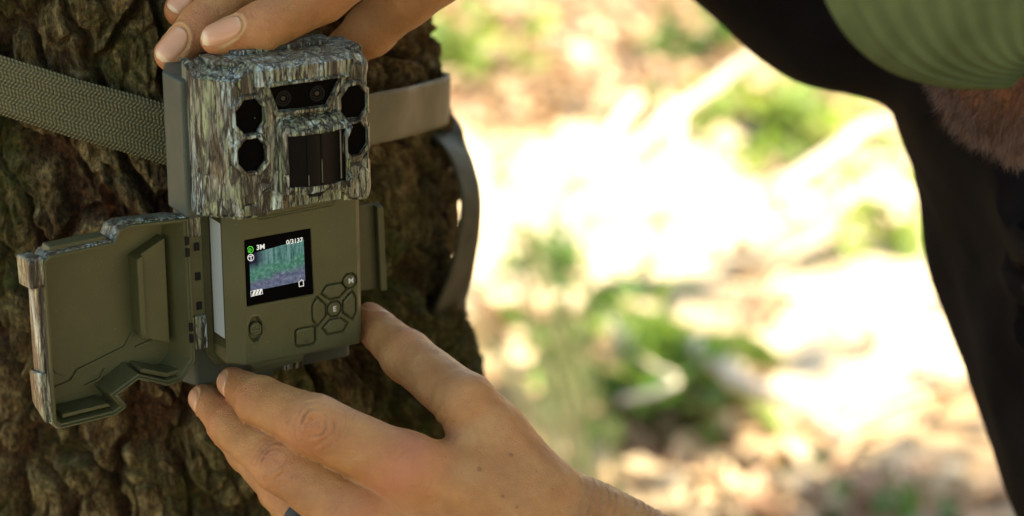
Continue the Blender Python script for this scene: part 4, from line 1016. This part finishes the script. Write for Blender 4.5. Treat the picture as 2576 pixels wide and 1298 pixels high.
# (right, up, away) is a left-handed frame, so faces built in it are reversed once
bod = mesh('body', Vall, Fall, M_SKIN, person, True, flip=True); vattr(bod, 'tint', np.concatenate([TL_, TRt, tB]))
def nail_mesh(f, nd):
    _, _, _, (o_, a, b, n_, c) = nail_uv(np.zeros((1, 3)), nd); L_, Wd = nd[3], nd[4]; nu, nv = 15, 13; V = []; T = []
    for u in np.linspace(-1, 1, nu):
        for v in np.linspace(-1, 1, nv):
            w = (1 - np.abs(u) ** 2.6) ** (1 / 2.6) if abs(u) < .985 else .28
            V.append(c + a * u * L_ * .97 + b * v * w * Wd * .97 + n_ * 1.6); T.append(((.9 if u > .80 else 0) + .35 * (u < -.75), 0, 0))
    V = np.array(V); vv = np.tile(np.linspace(-1, 1, nv), nu); uu = np.repeat(np.linspace(-1, 1, nu), nv)
    S = march(f, V, -n_[None], 30); lift = .020 + .012 * (1 - vv ** 2) - .03 * (np.abs(vv) > .95) - .035 * (uu < -.95)
    h = (S - c) @ n_; hs = h.reshape(nu, nv); hs = (hs + np.roll(hs, 1, 0) * 0) ; S = S + n_ * lift[:, None]
    B = S - n_ * .05; V = np.concatenate([S, B]); F = gridF(nu, nv); k_ = nu * nv; idx = np.arange(k_).reshape(nu, nv)
    loop = np.concatenate([idx[:-1, 0], idx[-1, :-1], idx[:0:-1, -1], idx[0, :0:-1]]); m_ = len(loop); i = np.arange(m_); j = (i + 1) % m_
    F = np.concatenate([F, np.stack([loop[i], loop[i] + k_, loop[j] + k_, loop[j]], 1)])
    W_ = c2w(V); nf = np.cross(W_[F[40][1]] - W_[F[40][0]], W_[F[40][2]] - W_[F[40][0]]); fl = nf @ cdir(n_) < 0
    o = mesh('fingernail', W_, F, M_NAIL, person, True, flip=bool(fl)); vattr(o, 'tint', np.concatenate([T, T]))
for nd in NAILS_L: nail_mesh(handL, nd)
for nd in NAILS_R: nail_mesh(handR, nd)
# black ring on the ring finger
M_RINGB = mat('black_silicone', (.012, .013, .018), .6, .4); N(M_RINGB)
p0, p1 = RI[1], RI[0]; a_ = nrm(p1 - p0); c_ = p0 + a_ * 1.35; n_ = nrm(np.array([0, .2, -1.0]) - np.dot([0, .2, -1.0], a_) * a_); b_ = np.cross(a_, n_)
V = []; F = []; ns = 48; prof = [(-.30, 0), (-.27, .10), (0, .125), (.27, .10), (.30, 0), (.26, -.06), (-.26, -.06)]
for i in range(ns):
    an = 2 * pi * i / ns
    for s, h in prof: V.append(c_ + a_ * s + (n_ * cos(an) + b_ * sin(an)) * (1.03 + h))
F = [(i * 7 + j, i * 7 + (j + 1) % 7, ((i + 1) % ns) * 7 + (j + 1) % 7, ((i + 1) % ns) * 7 + j) for i in range(ns) for j in range(7)]
mesh('finger_ring', c2w(np.array(V)), F, M_RINGB, person, True)

# clothes
def clothmat(name, c, sc=260):
    m = mat(name, c, .95, .03); k = N(m)
    k.col(k.ramp(k.noise(None, 25, 4), [(.3, tuple(x * .7 for x in c)), (.7, tuple(x * 1.4 for x in c))])); k.bump(k.noise(None, sc * 6, 2), .0003, .5); return m
M_SHIRT = clothmat('black_cotton', (.0085, .0075, .0075)); M_PANTS = clothmat('dark_trousers', (.02, .019, .018))
def shirt(P):
    d = seg(P, np.array([31.4, 10, 118]), np.array([60.5, -52, 121]), 14.2, 18.5)
    d = smin(d, seg(P, np.array([34, 2, 114]), np.array([37, -2, 108]), 12, 12), 2)
    d = smin(d, seg(P, SHL, SHR, 9, 9), 2)
    d = smin(d, seg(P, SHR, np.array([16.5, 14.2, 120]), 8.5, 6.4), .8); d = smin(d, seg(P, np.array([16.5, 14.2, 120]), np.array([10.2, 17.8, 119]), 6.4, 6.0), 1.5)
    d = smin(d, seg(P, SHL, SHL + (EL - SHL) * .7, 8, 6.6), 3)
    w = 1.0 * np.sin(P[:, 0] * .55 + P[:, 1] * .12 + P[:, 2] * .35 + 1.6 * vnoise(P / 9)) * sst(-45, -5, P[:, 1]) + 1.4 * fbm(P / np.array([6, 16, 6]), 3, 4)
    s_ = P[:, 0] + .30 * P[:, 1] + .9 * vnoise(P / np.array([9., 22., 9.]), 6); fold = (1 - np.abs(np.sin(s_ * .85))) ** 2.5
    d = d + (w - 1.3 * fold) * 1.0 * sst(6.0, -1, P[:, 1]) + .5 * w * .35
    d = np.maximum(d, -(seg(P, hpnt(-3, -6, 0), NK + (NK - hpnt(-3, -6, 0)) * .05, 6.9, 7.2)))
    return d
V, F = nets(shirt, (0, -56, 84), (78, 34, 150), .8); dd = shirt(V.astype(np.float32)); V = V - grad(shirt, V, .2) * np.clip(dd, -.7, .7)[:, None]
mesh('shirt', c2w(V), F, M_SHIRT, person, True, flip=True)
def pants(P):
    d = seg(P, HIP + np.array([-2, 8, 0]), HIP, 15, 15.5)
    for h_, k_, a_2 in ((HP1, KN1, AN1), (HP2, KN2, AN2)): d = smin(d, seg(P, h_, k_, 10, 7.6), 3); d = smin(d, seg(P, k_, k_ + (a_2 - k_) * .92, 7.4, 6), 2)
    return d + .7 * fbm(P / 7, 3, 14)
V, F = nets(pants, (16, -110, 70), (96, -20, 165), 1.3); mesh('trousers', c2w(V), F, M_PANTS, person, True, flip=True)
for a_2, k_ in ((AN1, KN1), (AN2, KN2)):
    aw = c2w(a_2[None])[0]; fw = np.array([-1.0, -.1, 0]) if a_2 is AN1 else np.array([.3, 0, -1.0]) 
    def boot(P): 
        q0 = w2c(aw); q1 = w2c(aw + fw * 14 - np.array([0, 0, 4.0 if a_2 is AN1 else -4.0])); return smin(seg(P, q0, q1, 5.2, 4.0), seg(P, q0, q0 + nrm(k_ - a_2) * 9, 5.2, 5.4), 2)
    q0 = w2c(aw); V, F = nets(boot, q0 - 26, q0 + 26, 1.2); mesh('boot', c2w(V), F, M_PANTS, person, True, flip=True)

# cap
M_CAP = clothmat('green_cap_cloth', (.078, .100, .044), 300)
def cap(P):
    o1 = seg(P, hpnt(-1.5, 3.2, 0), hpnt(1.0, 2.4, 0), 9.7, 9.1, Lh, .88); pl_ = -((P - hpnt(0, 2.2, 0)) @ Uh) ; return np.maximum(o1, pl_)
V, F = nets(cap, HC - 16, HC + 18, .45); capo = mesh('cap', c2w(V), F, M_CAP, person, True, flip=True)
BILL = dict(root=np.array([18.2, 14.6, 85.2]), f=nrm([-.85, -.08, -.45]), l=nrm([.12, -.92, .25]))
bf = BILL['f']; bl = nrm(BILL['l'] - (BILL['l'] @ bf) * bf); bn = np.cross(bf, bl); bn = bn if bn[2] < 0 else -bn
def bill_pt(s, rho, side):
    """rho 0 root .. 1 edge, s -1..1 across"""
    an = s * radians(88); x = 9.2 * np.sign(sin(an)) * abs(sin(an)) ** .9; y = 11.2 * abs(cos(an)) ** .78
    lx = x * (.86 + .14 * rho); fy = y * rho + 1.0 * (1 - rho) * (1 - (x / 9.3) ** 2)
    dist = (1 - rho) * 10.2
    rows = .13 * (.5 + .5 * math.cos(dist * 2 * pi / 1.15)) * (1 if dist > 1.0 else .25) * (1 if rho < .97 else 0)
    arch = -.030 * lx * lx
    th_ = .16 * min(1, (1 - rho) * 14 + .15)
    return BILL['root'] + bf * fy + bl * lx + bn * (arch + 1.2 + (th_ + rows if side > 0 else -th_))
nS, nR = 90, 110; V = []
for side in (1, -1):
    for s in np.linspace(-1, 1, nS):
        for rho in np.linspace(0, 1, nR): V.append(bill_pt(s, rho, side))
Fb = gridF(nS, nR); k_ = nS * nR; F = np.concatenate([Fb, Fb[:, ::-1] + k_, np.array([[i * nR + nR - 1, (i + 1) * nR + nR - 1, (i + 1) * nR + nR - 1 + k_, i * nR + nR - 1 + k_] for i in range(nS - 1)])])
mesh('cap_bill', c2w(np.array(V)), F, M_CAP, capo, True)

# beard
M_HAIR = mat('ginger_hair', (.20, .085, .04), .42, .45); k = N(M_HAIR); at = k.n('Attribute'); at.attribute_name = 'lv'
k.col(k.ramp(at.outputs['Fac'], [(0, (.04, .014, .006)), (.5, (.10, .042, .022)), (1, (.24, .15, .105))]))
cand = []
while len(cand) < 60000:
    s = RNG.normal(size=(12000, 3)); s /= np.linalg.norm(s, axis=1)[:, None]
    base = hpnt(3.6, -6.6, 0); p = base + s * 9.0; dirs = -s
    p = march(head, p, dirs, 26); q = p - HC; f_, u_, l_ = q @ Fh, q @ Uh, q @ Lh
    ok = (u_ < -2.6 + .30 * np.abs(l_)) & (f_ > -3.5) & (np.abs(head(p.astype(np.float32))) < .3) & ~((np.abs(l_) < 2.0) & (u_ > -6.4) & (u_ < -4.6) & (f_ > 7))
    cand += list(p[ok])
root = np.array(cand[:60000]); hn = grad(head, root, .3); n = len(root)
dr = hn * .8 + (-Uh * .75 + Fh * .25)[None] + RNG.normal(size=(n, 3)) * .32; dr /= np.linalg.norm(dr, axis=1)[:, None]
ln = RNG.uniform(.5, 1.05, n) * (1 + .35 * vnoise(root * 1.6, 5)); dr += .45 * np.stack([vnoise(root * 1.3, 61), vnoise(root * 1.3, 62), vnoise(root * 1.3, 63)], 1); dr /= np.linalg.norm(dr, axis=1)[:, None]; curl = RNG.normal(size=(n, 3)); curl -= (curl * dr).sum(1)[:, None] * dr; sdv = np.cross(dr, curl); sdv /= np.linalg.norm(sdv, axis=1)[:, None]
ns_ = 6; rows = []
for i in range(ns_):
    f = i / (ns_ - 1); c_ = root + dr * (ln * f)[:, None] + curl * (ln * .20 * f * f)[:, None] + sdv * (np.sin(f * 7 + root[:, 0] * 9) * .05)[:, None]
    w = .008 * (1 - f * .8); rows += [c_ - sdv * w, c_ + sdv * w]
V = np.stack(rows, 1).reshape(-1, 3); f = np.array([[2 * i, 2 * i + 1, 2 * i + 3, 2 * i + 2] for i in range(ns_ - 1)]); F = (f[None] + (np.arange(n) * ns_ * 2)[:, None, None]).reshape(-1, 4)
o = mesh('beard', c2w(V), F, M_HAIR, person, True); o['kind'] = 'stuff'; at = o.data.attributes.new('lv', 'FLOAT', 'POINT'); at.data.foreach_set('value', np.repeat(RNG.random(n), ns_ * 2).astype(np.float32))

# short fair hairs on the back of the hand and forearm
cand = np.where((VL[:, 0] > -4.5) & (VL[:, 2] < 97.5) & (VL[:, 1] < -3))[0]; pick = RNG.choice(cand, 1500, replace=False)
root = VL[pick]; hn = grad(handL, root, .1); n = len(root)
u_ = (root - WR) @ fdir; keep_ = RNG.random(n) < sst(-6, 1, u_); root, hn = root[keep_], hn[keep_]; n = len(root)
dr = -fdir[None] * .35 + np.array([.15, -.9, 0])[None] + hn * .35 + RNG.normal(size=(n, 3)) * .28; dr /= np.linalg.norm(dr, axis=1)[:, None]
sdv = np.cross(dr, hn); sdv /= np.linalg.norm(sdv, axis=1)[:, None]; ln = RNG.uniform(.25, .7, n); rows = []
for i in range(4):
    f = i / 3; c_ = root + dr * (ln * f)[:, None] - hn * (.22 * ln * f * f)[:, None]; w = .0045 * (1 - .7 * f); rows += [c_ - sdv * w, c_ + sdv * w]
V = np.stack(rows, 1).reshape(-1, 3); f = np.array([[2 * i, 2 * i + 1, 2 * i + 3, 2 * i + 2] for i in range(3)]); F = (f[None] + (np.arange(n) * 8)[:, None, None]).reshape(-1, 4)
mesh('arm_hair', c2w(V), F, mat('fair_hair', (.30, .17, .07), .4, .5), person, True)['kind'] = 'stuff'
